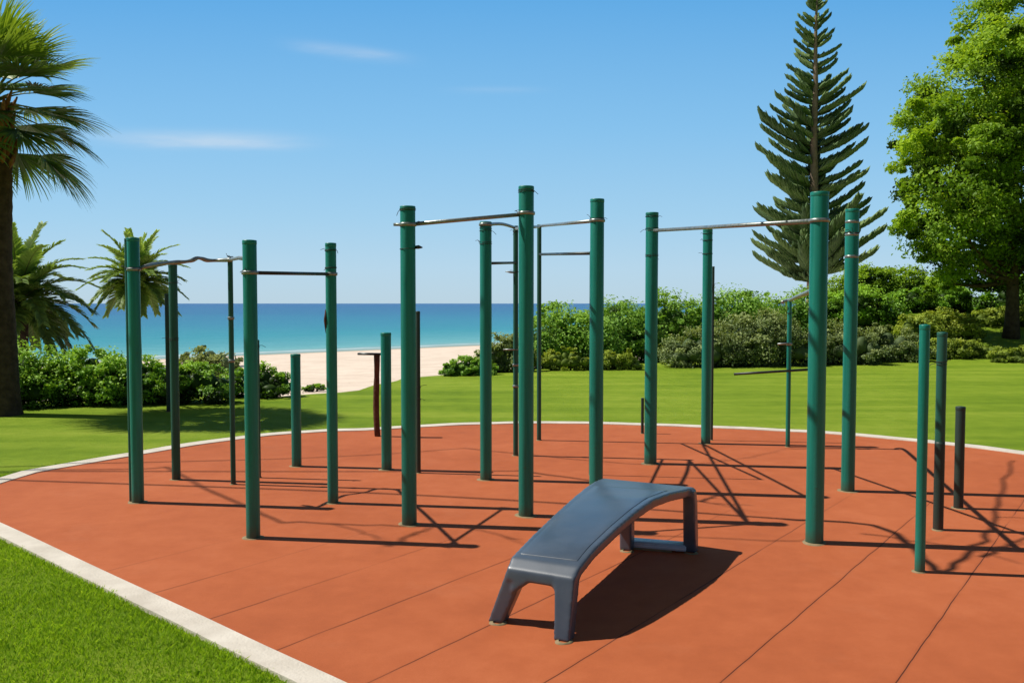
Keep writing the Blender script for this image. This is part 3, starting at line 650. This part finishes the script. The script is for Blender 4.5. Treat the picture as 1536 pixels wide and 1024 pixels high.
# ------------------------------------------------------------------ foliage
def leafmesh(name, C, Nn, size, tint, rng, aspect=.55, bend=.3):
    """C centres, Nn normals, each leaf a folded kite of 2 tris -> 4 verts quad"""
    n = len(C); rnd = rng.normal(size=(n, 3)); a = np.cross(Nn, rnd); a /= np.linalg.norm(a, axis=1, keepdims=True) + 1e-9
    b = np.cross(Nn, a); b /= np.linalg.norm(b, axis=1, keepdims=True) + 1e-9
    s = (size * rng.uniform(.6, 1.35, n))[:, None]
    droop = -Nn * s * bend
    V = np.empty((n, 4, 3)); V[:, 0] = C - a * s * .5; V[:, 1] = C + b * s * aspect * .5 + droop * -.3; V[:, 2] = C + a * s * .5 + droop; V[:, 3] = C - b * s * aspect * .5 + droop * -.3
    Fq = np.arange(n * 4).reshape(n, 4)
    return V.reshape(-1, 3), Fq, np.repeat(tint, 4)
def foliage(name, blobs, n, size, m, parent, seed, clump=.22, tintbias=0, core=True, perclump=38, aspect=.55, sats=4, satr=.38, vmin=-1e9):
    rng = np.random.default_rng(seed); main = list(blobs); blobs = list(blobs)
    for b in main:
        for q in range(sats):
            dd = rng.normal(size=3); dd[2] = abs(dd[2]) * .8 - .15; dd /= np.linalg.norm(dd); f_ = satr * rng.uniform(.65, 1.3)
            blobs.append((b[0] + dd[0] * b[3] * .85, b[1] + dd[1] * b[4] * .85, b[2] + dd[2] * b[5] * .85, b[3] * f_, b[4] * f_, b[5] * f_ * .9))
    vol = np.array([(b[3] * b[4] + b[3] * b[5] + b[4] * b[5]) for b in blobs]); pr = vol / vol.sum()
    nc = max(8, n // perclump)
    bi = rng.choice(len(blobs), nc, p=pr); Bc = np.array(blobs)[bi]
    d = rng.normal(size=(nc, 3)); d /= np.linalg.norm(d, axis=1, keepdims=True)
    rad = rng.uniform(.70, 1.03, nc) ** 1.0
    cc = Bc[:, :3] + d * Bc[:, 3:] * rad[:, None]
    # drop clumps buried inside another blob
    keep = np.ones(nc, bool)
    for b in blobs:
        q = ((cc - np.array(b[:3])) / np.array(b[3:])); keep &= (q ** 2).sum(1) > .42
    cc, d, Bc = cc[keep], d[keep], Bc[keep]; nc = len(cc)
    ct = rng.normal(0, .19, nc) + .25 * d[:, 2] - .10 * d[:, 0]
    cs = clump * rng.uniform(.5, 1.4, nc) * Bc[:, 3:].mean(1)
    k = rng.integers(0, nc, n)
    off = np.clip(rng.normal(size=(n, 3)), -1.7, 1.7) * cs[k][:, None] * np.array([1, 1, .62])
    C = cc[k] + off
    Nn = d[k] * .9 + np.array([0, 0, .5]) + rng.normal(size=(n, 3)) * .6; Nn /= np.linalg.norm(Nn, axis=1, keepdims=True)
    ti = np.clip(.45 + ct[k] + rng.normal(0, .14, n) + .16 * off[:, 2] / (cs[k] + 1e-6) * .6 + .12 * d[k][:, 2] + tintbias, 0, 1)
    V, Fq, tv = leafmesh(name, C, Nn, size, ti, rng, aspect)
    tris = []
    if core:
        vs, fs = [], []
        for b in main:
            bmc = bmesh.new(); bmesh.ops.create_icosphere(bmc, subdivisions=2, radius=1)
            base = len(V) + len(vs)
            for v in bmc.verts:
                f_ = .50 * (1 + .16 * math.sin(v.co.x * 5 + b[0]) * math.cos(v.co.y * 6 + v.co.z * 4))
                vs.append((b[0] + v.co.x * b[3] * f_, b[1] + v.co.y * b[4] * f_, b[2] + v.co.z * b[5] * f_))
            for f in bmc.faces: fs.append([base + v.index for v in f.verts])
            bmc.free()
        Fq4 = np.concatenate([Fq, np.array([[f[0], f[1], f[2], f[2]] for f in fs])]) if False else Fq
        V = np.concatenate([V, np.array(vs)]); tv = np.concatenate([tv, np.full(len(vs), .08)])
        me = bpy.data.meshes.new(name)
        lv = np.concatenate([Fq.ravel(), np.array(fs).ravel()]).astype(np.int32); ls = np.concatenate([np.arange(len(Fq)) * 4, len(Fq) * 4 + np.arange(len(fs)) * 3]).astype(np.int32)
        me.vertices.add(len(V)); me.vertices.foreach_set('co', V.astype(np.float32).ravel()); me.loops.add(len(lv)); me.loops.foreach_set('vertex_index', lv)
        me.polygons.add(len(ls)); me.polygons.foreach_set('loop_start', ls); me.update(calc_edges=True)
        at_ = me.attributes.new('tint', 'FLOAT', 'POINT'); at_.data.foreach_set('value', tv.astype(np.float32)); me.validate()
    else: me = np_mesh(name, V, Fq, tv)
    return link(name, me, m, parent, False)

def shrub(px0, px1, toppy, y, m, n, size, label, seed, name='shrub', group=None, zb=None, tb=0, lumps=None, tall=1.0, cat='bush', depth=.8):
    """bush spanning photo columns px0..px1 with its top at row toppy, standing at depth y"""
    x0, x1 = XY(y, px0), XY(y, px1); cx = (x0 + x1) / 2; w_ = x1 - x0; gz = T(cx, y) if zb is None else zb
    H = HY(y, toppy) - gz
    rnd = random.Random(seed)
    e = empty(name, (cx, y, gz), label, cat, group)
    k = lumps or max(3, int(w_ / max(H, .5) * 2.6) + 2); bl = []
    for i in range(k):
        f = (i + .5) / k; xx = -w_ / 2 + w_ * f; env = math.sqrt(max(.12, 1 - (2 * f - 1) ** 2 * .6))
        hh = H * env * rnd.uniform(.86, 1.02)
        rr_ = min(w_ / k * 1.35, H * .85) * rnd.uniform(.85, 1.15); rz = hh * .5
        bl.append((xx * .86, rnd.uniform(-.3, .3) * depth * H, hh - rz * .98, rr_, rr_ * 1.0, rz))
        bl.append((xx * .86 + rnd.uniform(-.2, .2) * rr_, rnd.uniform(-.25, .25) * H * depth - .1, hh * .32, rr_ * 1.1, rr_ * .95, hh * .36))
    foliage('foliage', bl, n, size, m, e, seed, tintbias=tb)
    for i in range(2):
        bm = bmesh.new(); b = bl[rnd.randrange(len(bl))]; tube(bm, catmull([Vector((b[0] * .3, b[1] * .3, -.08)), Vector((b[0] * .6, b[1] * .7, b[2] * .5)), Vector((b[0], b[1], b[2] + b[5] * .5))], 3), [.03 * (1 - q / 8) for q in range(7)], 6)
        from_bm('stem', bm, M['bark'], e)
    return e

HG = 'bushes of the hedge left of the beach'
shrub(-60, 90, 503, 15.0, M['leaf_hedge'], 15000, .06, 'bright green hedge bush beside the big palm trunk', 101, 'hedge_bush', HG, tb=.05)
shrub(70, 185, 512, 15.1, M['leaf_hedge'], 13000, .06, 'bright green hedge bush below the smaller fan palm, second from the palm trunk', 102, 'hedge_bush', HG, tb=.08)
shrub(165, 262, 524, 15.2, M['leaf_hedge'], 10000, .06, 'rounded hedge bush seen behind the left frame\'s outer post', 103, 'hedge_bush', HG, tb=.04)
shrub(245, 345, 537, 15.3, M['leaf_hedge'], 9000, .055, 'dark low hedge bush behind the weathered post', 104, 'hedge_bush', HG, tb=-.18)
shrub(330, 432, 545, 16.2, M['leaf_hedge'], 8000, .055, 'dark hedge bush at the beach end of the hedge', 105, 'hedge_bush', HG, tb=-.14)
shrub(455, 490, 575, 17.6, M['leaf_hedge'], 1500, .045, 'small dark tuft bush at the edge of the sand', 106, 'small_bush', tb=-.15, cat='bush')
shrub(268, 352, 511, 24, M['leaf_olive'], 3500, .09, 'hazy grey-green dune bush rising behind the hedge toward the sea', 107, 'dune_bush')

BG = 'bushes along the far side of the lawn'
bank = [
 (662, 742, 534, 21.5, 'leaf_shrub', 8000, .07, 'low bright dune bush next to the open sand', .10),
 (722, 800, 497, 22.8, 'leaf_olive', 7000, .08, 'olive bush behind the two central posts', .08),
 (796, 905, 455, 24.5, 'leaf_shrub', 20000, .085, 'rounded bright green bush that cuts into the sea view', .12),
 (812, 885, 518, 22.8, 'leaf_yellow', 5000, .06, 'low yellow-green bush at the foot of the rounded bright bush', -.02),
 (880, 985, 436, 27, 'leaf_shrub', 18000, .09, 'dark green bush right of the sea, with tops along the horizon', -.05),
 (868, 965, 524, 23.0, 'leaf_yellow', 5000, .06, 'low yellow-green bush in front of the dark bush at the horizon', -.04),
 (955, 1075, 433, 30, 'leaf_shrub', 18000, .10, 'mid green bush behind the right frame\'s left post', .03),
 (1005, 1100, 488, 24.0, 'leaf_olive', 9000, .07, 'grey olive bush low behind the post of the long bar', .0),
 (1045, 1160, 429, 31, 'leaf_shrub', 18000, .10, 'tall mid green bush left of the layered pine', .0),
 (1075, 1220, 456, 24.5, 'leaf_olive', 20000, .07, 'wide grey-green bush behind the bent pipe', -.03),
 (1130, 1235, 424, 33, 'leaf_shrub', 12000, .10, 'dark bush under the layered pine', -.06),
 (1200, 1320, 484, 25.0, 'leaf_olive', 11000, .07, 'olive bush between the two rightmost tall posts', .02),
 (1225, 1340, 422, 33, 'leaf_hedge', 15000, .10, 'deep green bush behind the tall post right of the pine', -.05),
 (1275, 1380, 482, 26.0, 'leaf_olive', 11000, .075, 'pale olive bush left of the nearest right post', .06),
 (1240, 1430, 393, 40, 'leaf_tree', 30000, .13, 'broad sunlit thicket filling the gap between pine and big tree', -.12),
 (1320, 1480, 425, 37, 'leaf_hedge', 17000, .12, 'shadowy bush under the left edge of the big tree', -.14),
 (1455, 1660, 455, 32.5, 'leaf_yellow', 20000, .09, 'yellow-green bush on the bank by the big tree trunk', -.14),
 (1345, 1475, 462, 30.0, 'leaf_yellow', 14000, .09, 'soft green bush on the bank behind the rightmost green posts', -.12),
 (1355, 1500, 505, 26.5, 'leaf_yellow', 12000, .07, 'low meadow-green bush at the foot of the bank, right of the olive bushes', -.16),
 (1475, 1680, 517, 25.5, 'leaf_yellow', 12000, .07, 'low meadow-green bush at the foot of the bank by the right edge', -.2),
 (1480, 1740, 400, 38, 'leaf_hedge', 17000, .12, 'dark bush behind the big tree trunk at the picture\'s edge', -.1),
]
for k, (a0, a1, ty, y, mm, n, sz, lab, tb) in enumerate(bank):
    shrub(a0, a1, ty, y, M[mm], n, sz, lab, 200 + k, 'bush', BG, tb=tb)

# big broadleaf tree on the right
ty_ = 30.0; tx = XY(ty_, 1518); tz = T(tx, ty_)
tree = empty('broadleaf_tree', (tx, ty_, tz), 'large bright green leafy tree with a dark trunk at the right edge', 'tree')
def w2(px, py, dy): y = ty_ + dy; z = HY(y, py); return (XY(y, px, z) - tx, dy, z - tz)
tb_ = [(1518, 55, 0, 1.6), (1472, 100, -.6, 1.1), (1560, 30, .3, 2.0), (1475, 165, -1.2, 1.9), (1415, 205, -.4, 1.45), (1372, 195, .2, .75), (1385, 262, 0, 1.15), (1440, 260, -1.5, 1.8), (1530, 150, -1, 2.6), (1540, 260, 1, 3.0),
       (1400, 330, -.5, 1.15), (1372, 318, .4, .7), (1445, 345, -1.2, 1.6), (1500, 350, .5, 2.2), (1440, 392, -.5, 1.1), (1425, 425, .9, .85), (1475, 400, 1.0, 1.1), (1600, 350, 0, 2.6), (1620, 180, 0, 3.0), (1600, 60, 1, 2.4), (1535, 22, -.4, .8)]
bl = []
for px, py, dy, r_ in tb_: x, y, z = w2(px, py, dy); bl.append((x, y, z, r_, r_ * .95, r_ * .80))
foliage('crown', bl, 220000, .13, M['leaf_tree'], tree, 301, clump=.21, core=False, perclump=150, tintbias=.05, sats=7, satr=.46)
bm = bmesh.new(); H0 = w2(1518, 330, 0)[2]
tube(bm, [Vector((.02 * math.sin(i * 1.3), .03 * math.cos(i), -.2 + (H0 + 4.2) * i / 12)) for i in range(13)], [.22 + .10 * math.exp(-i * 1.2) - .011 * i for i in range(13)], 14)
from_bm('trunk', bm, M['bark'], tree)
rnd = random.Random(9)
for b in bl[:18]:
    bm = bmesh.new(); z0 = max(2.0, min(H0 + 3.5, b[2] - 1.6)); st = Vector((0, 0, z0)); en = Vector(b[:3])
    mid = st.lerp(en, .5) + Vector((rnd.uniform(-.3, .3), rnd.uniform(-.3, .3), -.15))
    tube(bm, catmull([st, mid, en], 4), [.11 * (1 - q / 10) for q in range(9)], 7); from_bm('limb', bm, M['bark'], tree)

# layered norfolk-type pine
py_ = 45.0; ppx = XY(py_, 1218); pz = T(ppx, py_); top = HY(py_, -8) - pz
pine = empty('layered_pine', (ppx, py_, pz), 'tall dark green pine with tiered upswept branches and a bare straight trunk line', 'tree')
bm = bmesh.new(); tube(bm, [(0.02 * math.sin(i), 0, -.2 + (top + .2) * i / 20) for i in range(21)], [.27 * (1 - i / 20) + .05 for i in range(21)], 10); from_bm('trunk', bm, M['pine_bark'], pine)
rng = np.random.default_rng(5); rnd = random.Random(21)
V, Fc, tv = [], [], []
def cord(p, d, L, r, t):
    """a plump tapering branchlet of needles, 5-sided, slightly upcurved"""
    d = d.normalized(); s = d.cross(Vector((0, 0, 1))); s = s.normalized() if s.length > 1e-3 else Vector((1, 0, 0)); u = s.cross(d)
    base = len(V); prof_ = ((0, .55), (.3, 1), (.7, .95), (1, .15))
    for f, rr in prof_:
        q = p + d * L * f + Vector((0, 0, .22 * L * f * f))
        for k in range(4):
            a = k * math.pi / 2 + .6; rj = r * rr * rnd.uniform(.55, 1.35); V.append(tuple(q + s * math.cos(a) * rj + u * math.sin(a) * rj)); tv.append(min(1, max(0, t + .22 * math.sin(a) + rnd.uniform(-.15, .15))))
    for i in range(3):
        for k in range(4): Fc.append((base + i * 4 + k, base + i * 4 + (k + 1) % 4, base + i * 4 + 4 + (k + 1) % 4, base + i * 4 + 4 + k))
levels = 29
limbs = bmesh.new()
for lv in range(levels):
    f = lv / (levels - 1)                      # 0 bottom .. 1 top
    z_ = (HY(py_, 412) - pz) + (top - .35 - (HY(py_, 412) - pz)) * (f ** .96) + rnd.uniform(-.12, .12)
    Lm = (3.75 * (1 - f) ** .80 + .25) * (1.0 if f < .75 else .95); Lm *= .92 + .12 * math.sin(lv * 2.1)
    if lv < 2: Lm *= .86
    nb = 8 if f < .6 else 7
    a0 = rnd.random() * 6
    for k in range(nb):
        a = a0 + 2 * math.pi * k / nb + rnd.uniform(-.2, .2); L = Lm * rnd.choice((.55, .8, .88, .94, .98, 1.02)) * rnd.uniform(.9, 1.04)
        if f > .12 and math.sin(a) < -.45: continue      # the side toward the lawn is thinned so the trunk shows
        if math.cos(a) < -.2 and f < .3: L *= .84
        rise = .20 + .30 * f + rnd.uniform(-.12, .12); z = z_ + rnd.uniform(-.14, .14)
        dirh = Vector((math.cos(a), math.sin(a), 0)); pts = []
        for i in range(7):
            q = i / 6; pts.append(Vector((0, 0, z)) + dirh * L * q + Vector((0, 0, L * (rise * q + (.16 * q * q - .05 * math.sin(q * math.pi))))))
        tube(limbs, pts, [.035 * (1 - i / 8) * (.5 + .5 * (1 - f)) + .006 for i in range(7)], 4)
        nn = max(8, int(L * 10)); cl_ = min(.80, .32 + .18 * L) * rnd.uniform(.85, 1.15); tb0 = rnd.uniform(.3, .7)
        for j in range(nn):
            q = .10 + .90 * j / (nn - 1); ii = min(5, int(q * 6)); p = pts[ii].lerp(pts[ii + 1], q * 6 - ii); tg = (pts[ii + 1] - pts[ii]).normalized(); sd = tg.cross(Vector((0, 0, 1))).normalized()
            for sgn in (-1, 1, 0, .5, -.5):
                if sgn == 0: dd = tg + Vector((0, 0, .75 + rnd.uniform(-.2, .2)))
                else: dd = tg * 1.0 + sd * sgn * (.85 * (1 - q * .55)) + Vector((0, 0, .30 + rnd.uniform(-.15, .2)))
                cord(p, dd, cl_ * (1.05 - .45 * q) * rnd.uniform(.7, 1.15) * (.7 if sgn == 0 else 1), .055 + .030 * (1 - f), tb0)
for k in range(9):
    a = R(150) + k * .28; p0 = Vector((0, 0, HY(py_, 424) - pz)); L = rnd.uniform(.9, 1.5); dh = Vector((math.cos(a), math.sin(a), rnd.uniform(.05, .4)))
    tube(limbs, [p0, p0 + dh * L], [.03, .008], 4)
    for j in range(16):
        q = .3 + .7 * j / 15; cord(p0 + dh * L * q, dh + Vector((rnd.uniform(-.6, .6), rnd.uniform(-.6, .6), rnd.uniform(0, .8))), rnd.uniform(.25, .42), .06, rnd.uniform(.2, .5))
from_bm('branches', limbs, M['pine_bark'], pine)
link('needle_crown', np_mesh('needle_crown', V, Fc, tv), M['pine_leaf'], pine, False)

# ------------------------------------------------------------------ palms
def ribbon(V, Fq, tv, pts, wd_, side, t):
    base = len(V)
    for i, p in enumerate(pts):
        w_ = wd_[i]; V.append(tuple(p - side * w_)); V.append(tuple(p + side * w_)); tv += [min(1, max(0, t[i]))] * 2
    for i in range(len(pts) - 1): Fq.append((base + 2 * i, base + 2 * i + 1, base + 2 * i + 3, base + 2 * i + 2))
def fan_frond(V, Fq, tv, pet, origin, az, elev, plen, blade, nleaf, rnd, tb, droop=.55, spread=1.25, lw=.016):
    """petiole arching out, then a folded fan of leaflets with drooping split tips"""
    d = Vector((math.cos(az) * math.cos(elev), math.sin(az) * math.cos(elev), math.sin(elev)))
    hor = Vector((math.cos(az), math.sin(az), 0))
    pts = [origin + d * plen * q + Vector((0, 0, -.22 * plen * q * q)) for q in (0, .25, .5, .75, 1)]
    tube(pet, pts, [.022, .017, .013, .010, .008], 5)
    hub = pts[-1]; tg = (pts[-1] - pts[-2]).normalized(); sd = tg.cross(Vector((0, 0, 1))); sd = sd.normalized() if sd.length > .01 else Vector((1, 0, 0)); up = sd.cross(tg)
    for j in range(nleaf):
        a = (j / (nleaf - 1) * 2 - 1) * spread + rnd.uniform(-.04, .04)
        ld_ = (tg * math.cos(a) + sd * math.sin(a) + up * (.12 * abs(math.sin(a)))).normalized()
        L = blade * (1 - .22 * abs(a) / spread) * rnd.uniform(.88, 1.08)
        P_, dcur, p = [], ld_.copy(), hub.copy(); segs = 6
        for i in range(segs + 1):
            P_.append(p.copy()); p = p + dcur * L / segs; dcur = (dcur + Vector((0, 0, -1)) * droop * (i / segs) ** 1.5 * .55 + Vector((rnd.uniform(-.03, .03), rnd.uniform(-.03, .03), 0))).normalized()
        side = ld_.cross(up).normalized() * .92 + up * rnd.uniform(-.45, .45)
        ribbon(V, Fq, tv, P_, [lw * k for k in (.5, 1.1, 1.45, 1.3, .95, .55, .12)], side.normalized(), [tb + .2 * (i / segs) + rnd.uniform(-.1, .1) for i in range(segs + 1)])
def feather_frond(V, Fq, tv, pet, origin, az, elev, L, n, rnd, tb, ll=.5, lw=.02, droop=1.0):
    d = Vector((math.cos(az) * math.cos(elev), math.sin(az) * math.cos(elev), math.sin(elev))); p = origin.copy(); pts = []
    for i in range(9):
        pts.append(p.copy()); p = p + d * L / 8; d = (d + Vector((0, 0, -.13 * droop * (1 + i * .10)))).normalized()
    tube(pet, pts, [.028 * (1 - i / 10) for i in range(9)], 5)
    for j in range(n):
        q = .14 + .86 * j / (n - 1); ii = min(7, int(q * 8)); c = pts[ii].lerp(pts[ii + 1], q * 8 - ii); tg = (pts[ii + 1] - pts[ii]).normalized(); sd = tg.cross(Vector((0, 0, 1))).normalized(); up = sd.cross(tg)
        for s_ in (-1, 1):
            dr = (tg * (.55 + .5 * q) + sd * s_ * .8 + up * rnd.uniform(.05, .40)).normalized(); l_ = ll * math.sin(min(1, .22 + q * 1.0) * math.pi * .78 + .3) * rnd.uniform(.85, 1.1) + .05
            P_ = [c, c + dr * l_ * .35, c + dr * l_ * .7 + Vector((0, 0, -.03 * l_)), c + dr * l_ + Vector((0, 0, -.16 * l_))]
            ribbon(V, Fq, tv, P_, [lw * .6, lw, lw * .7, lw * .1], (dr.cross(up).normalized() + up * rnd.uniform(-.4, .4)).normalized(), [tb + rnd.uniform(-.1, .1)] * 4)
# big fan palm at the left edge
pb = G(2, 622, 0); 
palm = empty('fan_palm', (pb.x, pb.y, 0), 'large fan palm with a thick dark trunk at the left edge, shading the lawn', 'palm', 'palms on the left')
hc = HY(pb.y, 180); bm = bmesh.new(); n = 46
pts = [Vector((.02 * math.sin(i * .2), 0, -.1 + (hc + .1) * i / n)) for i in range(n + 1)]
tube(bm, pts, [(.235 + .10 * math.exp(-i * .35)) * (1 + .035 * (i % 2)) * (1 - .10 * i / n) for i in range(n + 1)], 22); from_bm('trunk', bm, M['palm_bark'], palm)
bm = bmesh.new(); rnd = random.Random(4)
for k in range(70):                     # old leaf bases below the crown
    a = k * 2.4; z = hc - .75 + .95 * k / 70; d = Vector((math.cos(a), math.sin(a), 0)); p0 = d * .19 + Vector((0, 0, z)); tube(bm, [p0, p0 + d * .07 + Vector((0, 0, .12)), p0 + d * rnd.uniform(.09, .15) + Vector((0, 0, rnd.uniform(.22, .34)))], [.05, .035, .012], 5)
from_bm('leaf_bases', bm, M['thatch'], palm)
pet = bmesh.new(); V, Fq, tv = [], [], []
og = Vector((0, 0, hc + .1))
for k in range(46):
    f = k / 45; az = k * 2.39996 + rnd.uniform(-.2, .2); el = R(-36) + R(116) * f ** .85 + rnd.uniform(-.1, .1)
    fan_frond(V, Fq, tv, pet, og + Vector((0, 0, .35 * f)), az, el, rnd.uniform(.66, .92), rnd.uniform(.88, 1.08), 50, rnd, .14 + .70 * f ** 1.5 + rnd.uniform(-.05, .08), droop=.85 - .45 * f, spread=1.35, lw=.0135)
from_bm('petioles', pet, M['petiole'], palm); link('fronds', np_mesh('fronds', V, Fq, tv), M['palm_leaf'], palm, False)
# dark feather palm behind the trunk
y = 24.0; z = HY(y, 452); x = XY(y, 28, z); gz = T(x, y)
p2 = empty('feather_palm', (x, y, gz), 'dark grey-green feather palm with broad drooping fronds behind the big palm trunk', 'palm', 'palms on the left')
bm = bmesh.new(); tube(bm, [(0, 0, -.1), (0, 0, (z - gz) * .5), (0, 0, z - gz)], [.26, .22, .24], 14); from_bm('trunk', bm, M['palm_bark'], p2)
pet = bmesh.new(); V, Fq, tv = [], [], []; rnd = random.Random(14)
for k in range(46):
    f = k / 45; el = R(-28) + R(108) * f
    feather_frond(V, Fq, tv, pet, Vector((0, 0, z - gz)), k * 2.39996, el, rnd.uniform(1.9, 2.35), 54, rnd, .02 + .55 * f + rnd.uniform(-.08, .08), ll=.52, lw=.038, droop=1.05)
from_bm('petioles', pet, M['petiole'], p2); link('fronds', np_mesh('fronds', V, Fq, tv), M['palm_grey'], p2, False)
# smaller fan palm behind the left frame
y = 34.0; z = HY(y, 420); x = XY(y, 203, z); gz = T(x, y)
p3 = empty('fan_palm', (x, y, gz), 'smaller light green palm with spiky fronds behind the left frame, against sea and sky', 'palm', 'palms on the left')
bm = bmesh.new(); tube(bm, [(0, 0, -.1), (.03, 0, (z - gz) * .5), (0, 0, z - gz)], [.20, .14, .17], 12); from_bm('trunk', bm, M['palm_bark'], p3)
pet = bmesh.new(); V, Fq, tv = [], [], []; rnd = random.Random(24)
for k in range(44):
    f = k / 43; el = R(-30) + R(115) * f
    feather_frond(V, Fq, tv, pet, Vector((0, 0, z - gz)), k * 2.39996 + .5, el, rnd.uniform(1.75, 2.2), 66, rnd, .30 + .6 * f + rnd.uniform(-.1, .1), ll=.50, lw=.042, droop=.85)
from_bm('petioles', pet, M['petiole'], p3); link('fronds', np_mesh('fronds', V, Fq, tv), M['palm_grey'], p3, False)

# ------------------------------------------------------------------ unseen bare tree, added left of the court to cast twig shadows
TE = math.tan(EL)
def lift(px, py, extra=.35):
    g = G(px, py, .016); h = 1.75 + .352 * g.y + extra
    p = g - SD * (h / TE); p.z = h; return p
twigs = [
 ([(1180, 778), (1330, 792), (1412, 856), (1460, 824), (1488, 792), (1504, 738), (1522, 690)], .026),
 ([(1300, 800), (1380, 812), (1450, 822), (1536, 846)], .012),
 ([(1478, 836), (1510, 818), (1560, 800)], .022),
 ([(250, 700), (395, 772), (450, 783), (600, 788), (690, 790), (782, 809)], .018),
 ([(500, 785), (560, 803), (584, 818)], .010),
 ([(584, 819), (622, 801), (655, 789)], .018),
 ([(700, 672), (880, 690), (990, 697), (1060, 694), (1140, 683), (1190, 670)], .013),
 ([(780, 706), (940, 728), (1052, 752), (1128, 758)], .020),
 ([(1052, 752), (1068, 746), (1084, 740)], .022),
 ([(880, 800), (1190, 810), (1215, 800)], .009),
]
tbx = Vector((-12.5, 9.2, 0))
bt = empty('unseen_bare_tree', tbx, 'unseen leafless tree added left of the court to throw thin branch shadows on the rubber', 'tree')
bm = bmesh.new(); hub = Vector((.9, .2, 4.6))
tube(bm, catmull([Vector((0, 0, -.2)), Vector((.15, .05, 2)), hub], 6), [.24 - .008 * i for i in range(13)], 14); from_bm('trunk', bm, M['bark'], bt)
rnd = random.Random(77)
for P_, r_ in twigs:
    bm = bmesh.new(); W = [lift(*p, extra=.35 if r_ > .02 else 1.6) - tbx for p in P_]
    q = catmull(W, 6); q = [v + Vector((rnd.uniform(-.015, .015), rnd.uniform(-.02, .02), rnd.uniform(-.02, .02))) for v in q]
    tube(bm, q, [r_ * (1.15 - .75 * i / len(q)) for i in range(len(q))], 6)
    for s_ in range(2):
        i = rnd.randrange(len(q) // 3, len(q) - 2); L = rnd.uniform(.2, .5); d = (q[i + 1] - q[i]).normalized() + Vector((0, rnd.uniform(-.9, .9), rnd.uniform(0, .5)))
        tube(bm, [q[i], q[i] + d * L * .5, q[i] + d * L + Vector((0, rnd.uniform(-.08, .08), 0))], [r_ * .4, r_ * .3, .002], 5)
    from_bm('branch', bm, M['bark'], bt)
# main limbs that carry the twigs
for tgt in (0, 3, 6, 7):
    bm = bmesh.new(); e_ = lift(*twigs[tgt][0][0], extra=.35 if twigs[tgt][1] > .02 else 1.6) - tbx; m_ = hub.lerp(e_, .5) + Vector((0, .2, 2.2)); q = catmull([hub - Vector((0, 0, .2)), m_, e_], 8)
    tube(bm, q, [.022 + (twigs[tgt][1] * .8 - .022) * i / (len(q) - 1) for i in range(len(q))], 8); from_bm('limb', bm, M['bark'], bt)

# ------------------------------------------------------------------ grass blades
M['grass'] = mat('grass_blade', (.1, .2, .02), .6, .2, tint=((.14, .27, .015), (.30, .50, .03), (.48, .66, .07)), trans=.42)
def inside(P, X, Y):
    n = len(P); res = np.zeros(len(X), bool); j = n - 1
    for i in range(n):
        xi, yi, xj, yj = P[i].x, P[i].y, P[j].x, P[j].y
        c = ((yi > Y) != (yj > Y)) & (X < (xj - xi) * (Y - yi) / (yj - yi + 1e-12) + xi); res ^= c; j = i
    return res
def blades(name, X, Y, hgt, wid, seed, label):
    rng = np.random.default_rng(seed)
    ok = ~inside(outer, X, Y); X, Y = X[ok], Y[ok]; n = len(X)
    Z = np.zeros(n) - .004; a = rng.uniform(0, 2 * np.pi, n); h = hgt * rng.uniform(.45, 1.2, n)
    patch = .5 + .5 * np.sin(X * 5.1 + 1.7 * np.sin(Y * 3.3)) * np.cos(Y * 4.3 + 1.3 * np.sin(X * 2.7)); h *= .75 + .4 * patch
    w_ = wid * rng.uniform(.7, 1.3, n); lx, ly = rng.normal(0, .38, n) * h, rng.normal(0, .38, n) * h
    V = np.empty((n, 4, 3)); cx, sx_ = np.cos(a) * w_, np.sin(a) * w_
    V[:, 0] = np.stack([X - cx, Y - sx_, Z], 1); V[:, 1] = np.stack([X + cx, Y + sx_, Z], 1)
    V[:, 2] = np.stack([X + cx * .75 + lx * .4, Y + sx_ * .75 + ly * .4, Z + h * .6], 1); V[:, 3] = np.stack([X + lx, Y + ly, Z + h * .97], 1)
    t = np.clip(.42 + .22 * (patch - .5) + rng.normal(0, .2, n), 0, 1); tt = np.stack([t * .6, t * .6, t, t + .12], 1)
    o = link(name, np_mesh(name, V.reshape(-1, 3), np.arange(n * 4).reshape(n, 4), tt.ravel()), M['grass'], None, False)
    tag(o, label, 'grass', kind='stuff')
rng = np.random.default_rng(99)
n = 230000; a0 = rng.uniform(0, 1, n) ** .8; yq = 2.6 + 6.2 * a0
X = -yq * .62 - .4 + rng.uniform(0, 1, n) * (yq * .62 + .4); ok = (X < 0.2)
X, Y = X[ok], yq[ok]
n1 = (nl[0] - nl[1]).normalized(); sd_ = (X - nl[1].x) * n1.y - (Y - nl[1].y) * n1.x   # keep the near-left side
keep = (np.abs(sd_) < 3.0)
blades('grass', X[keep], Y[keep], .034, .0022, 1, 'short thick turf in the lower left corner outside the kerb')
# taller fringe against the far kerb
op = outer; fx, fy = [], []
rnd = random.Random(31)
for i in range(len(op)):
    a, b = op[i], op[(i + 1) % len(op)]
    if max(a.y, b.y) < 2.5 or min(a.x, b.x) > 9: continue
    L = (b - a).length; nrm = Vector(((b - a).y, -(b - a).x, 0)).normalized() * sg
    for k in range(int(L * 420)):
        p = a.lerp(b, rnd.random()) + nrm * (.003 + abs(rnd.gauss(0, .05))); fx.append(p.x); fy.append(p.y)
blades('grass', np.array(fx), np.array(fy), .032, .003, 2, 'ragged grass fringe growing along the outer edge of the kerb')
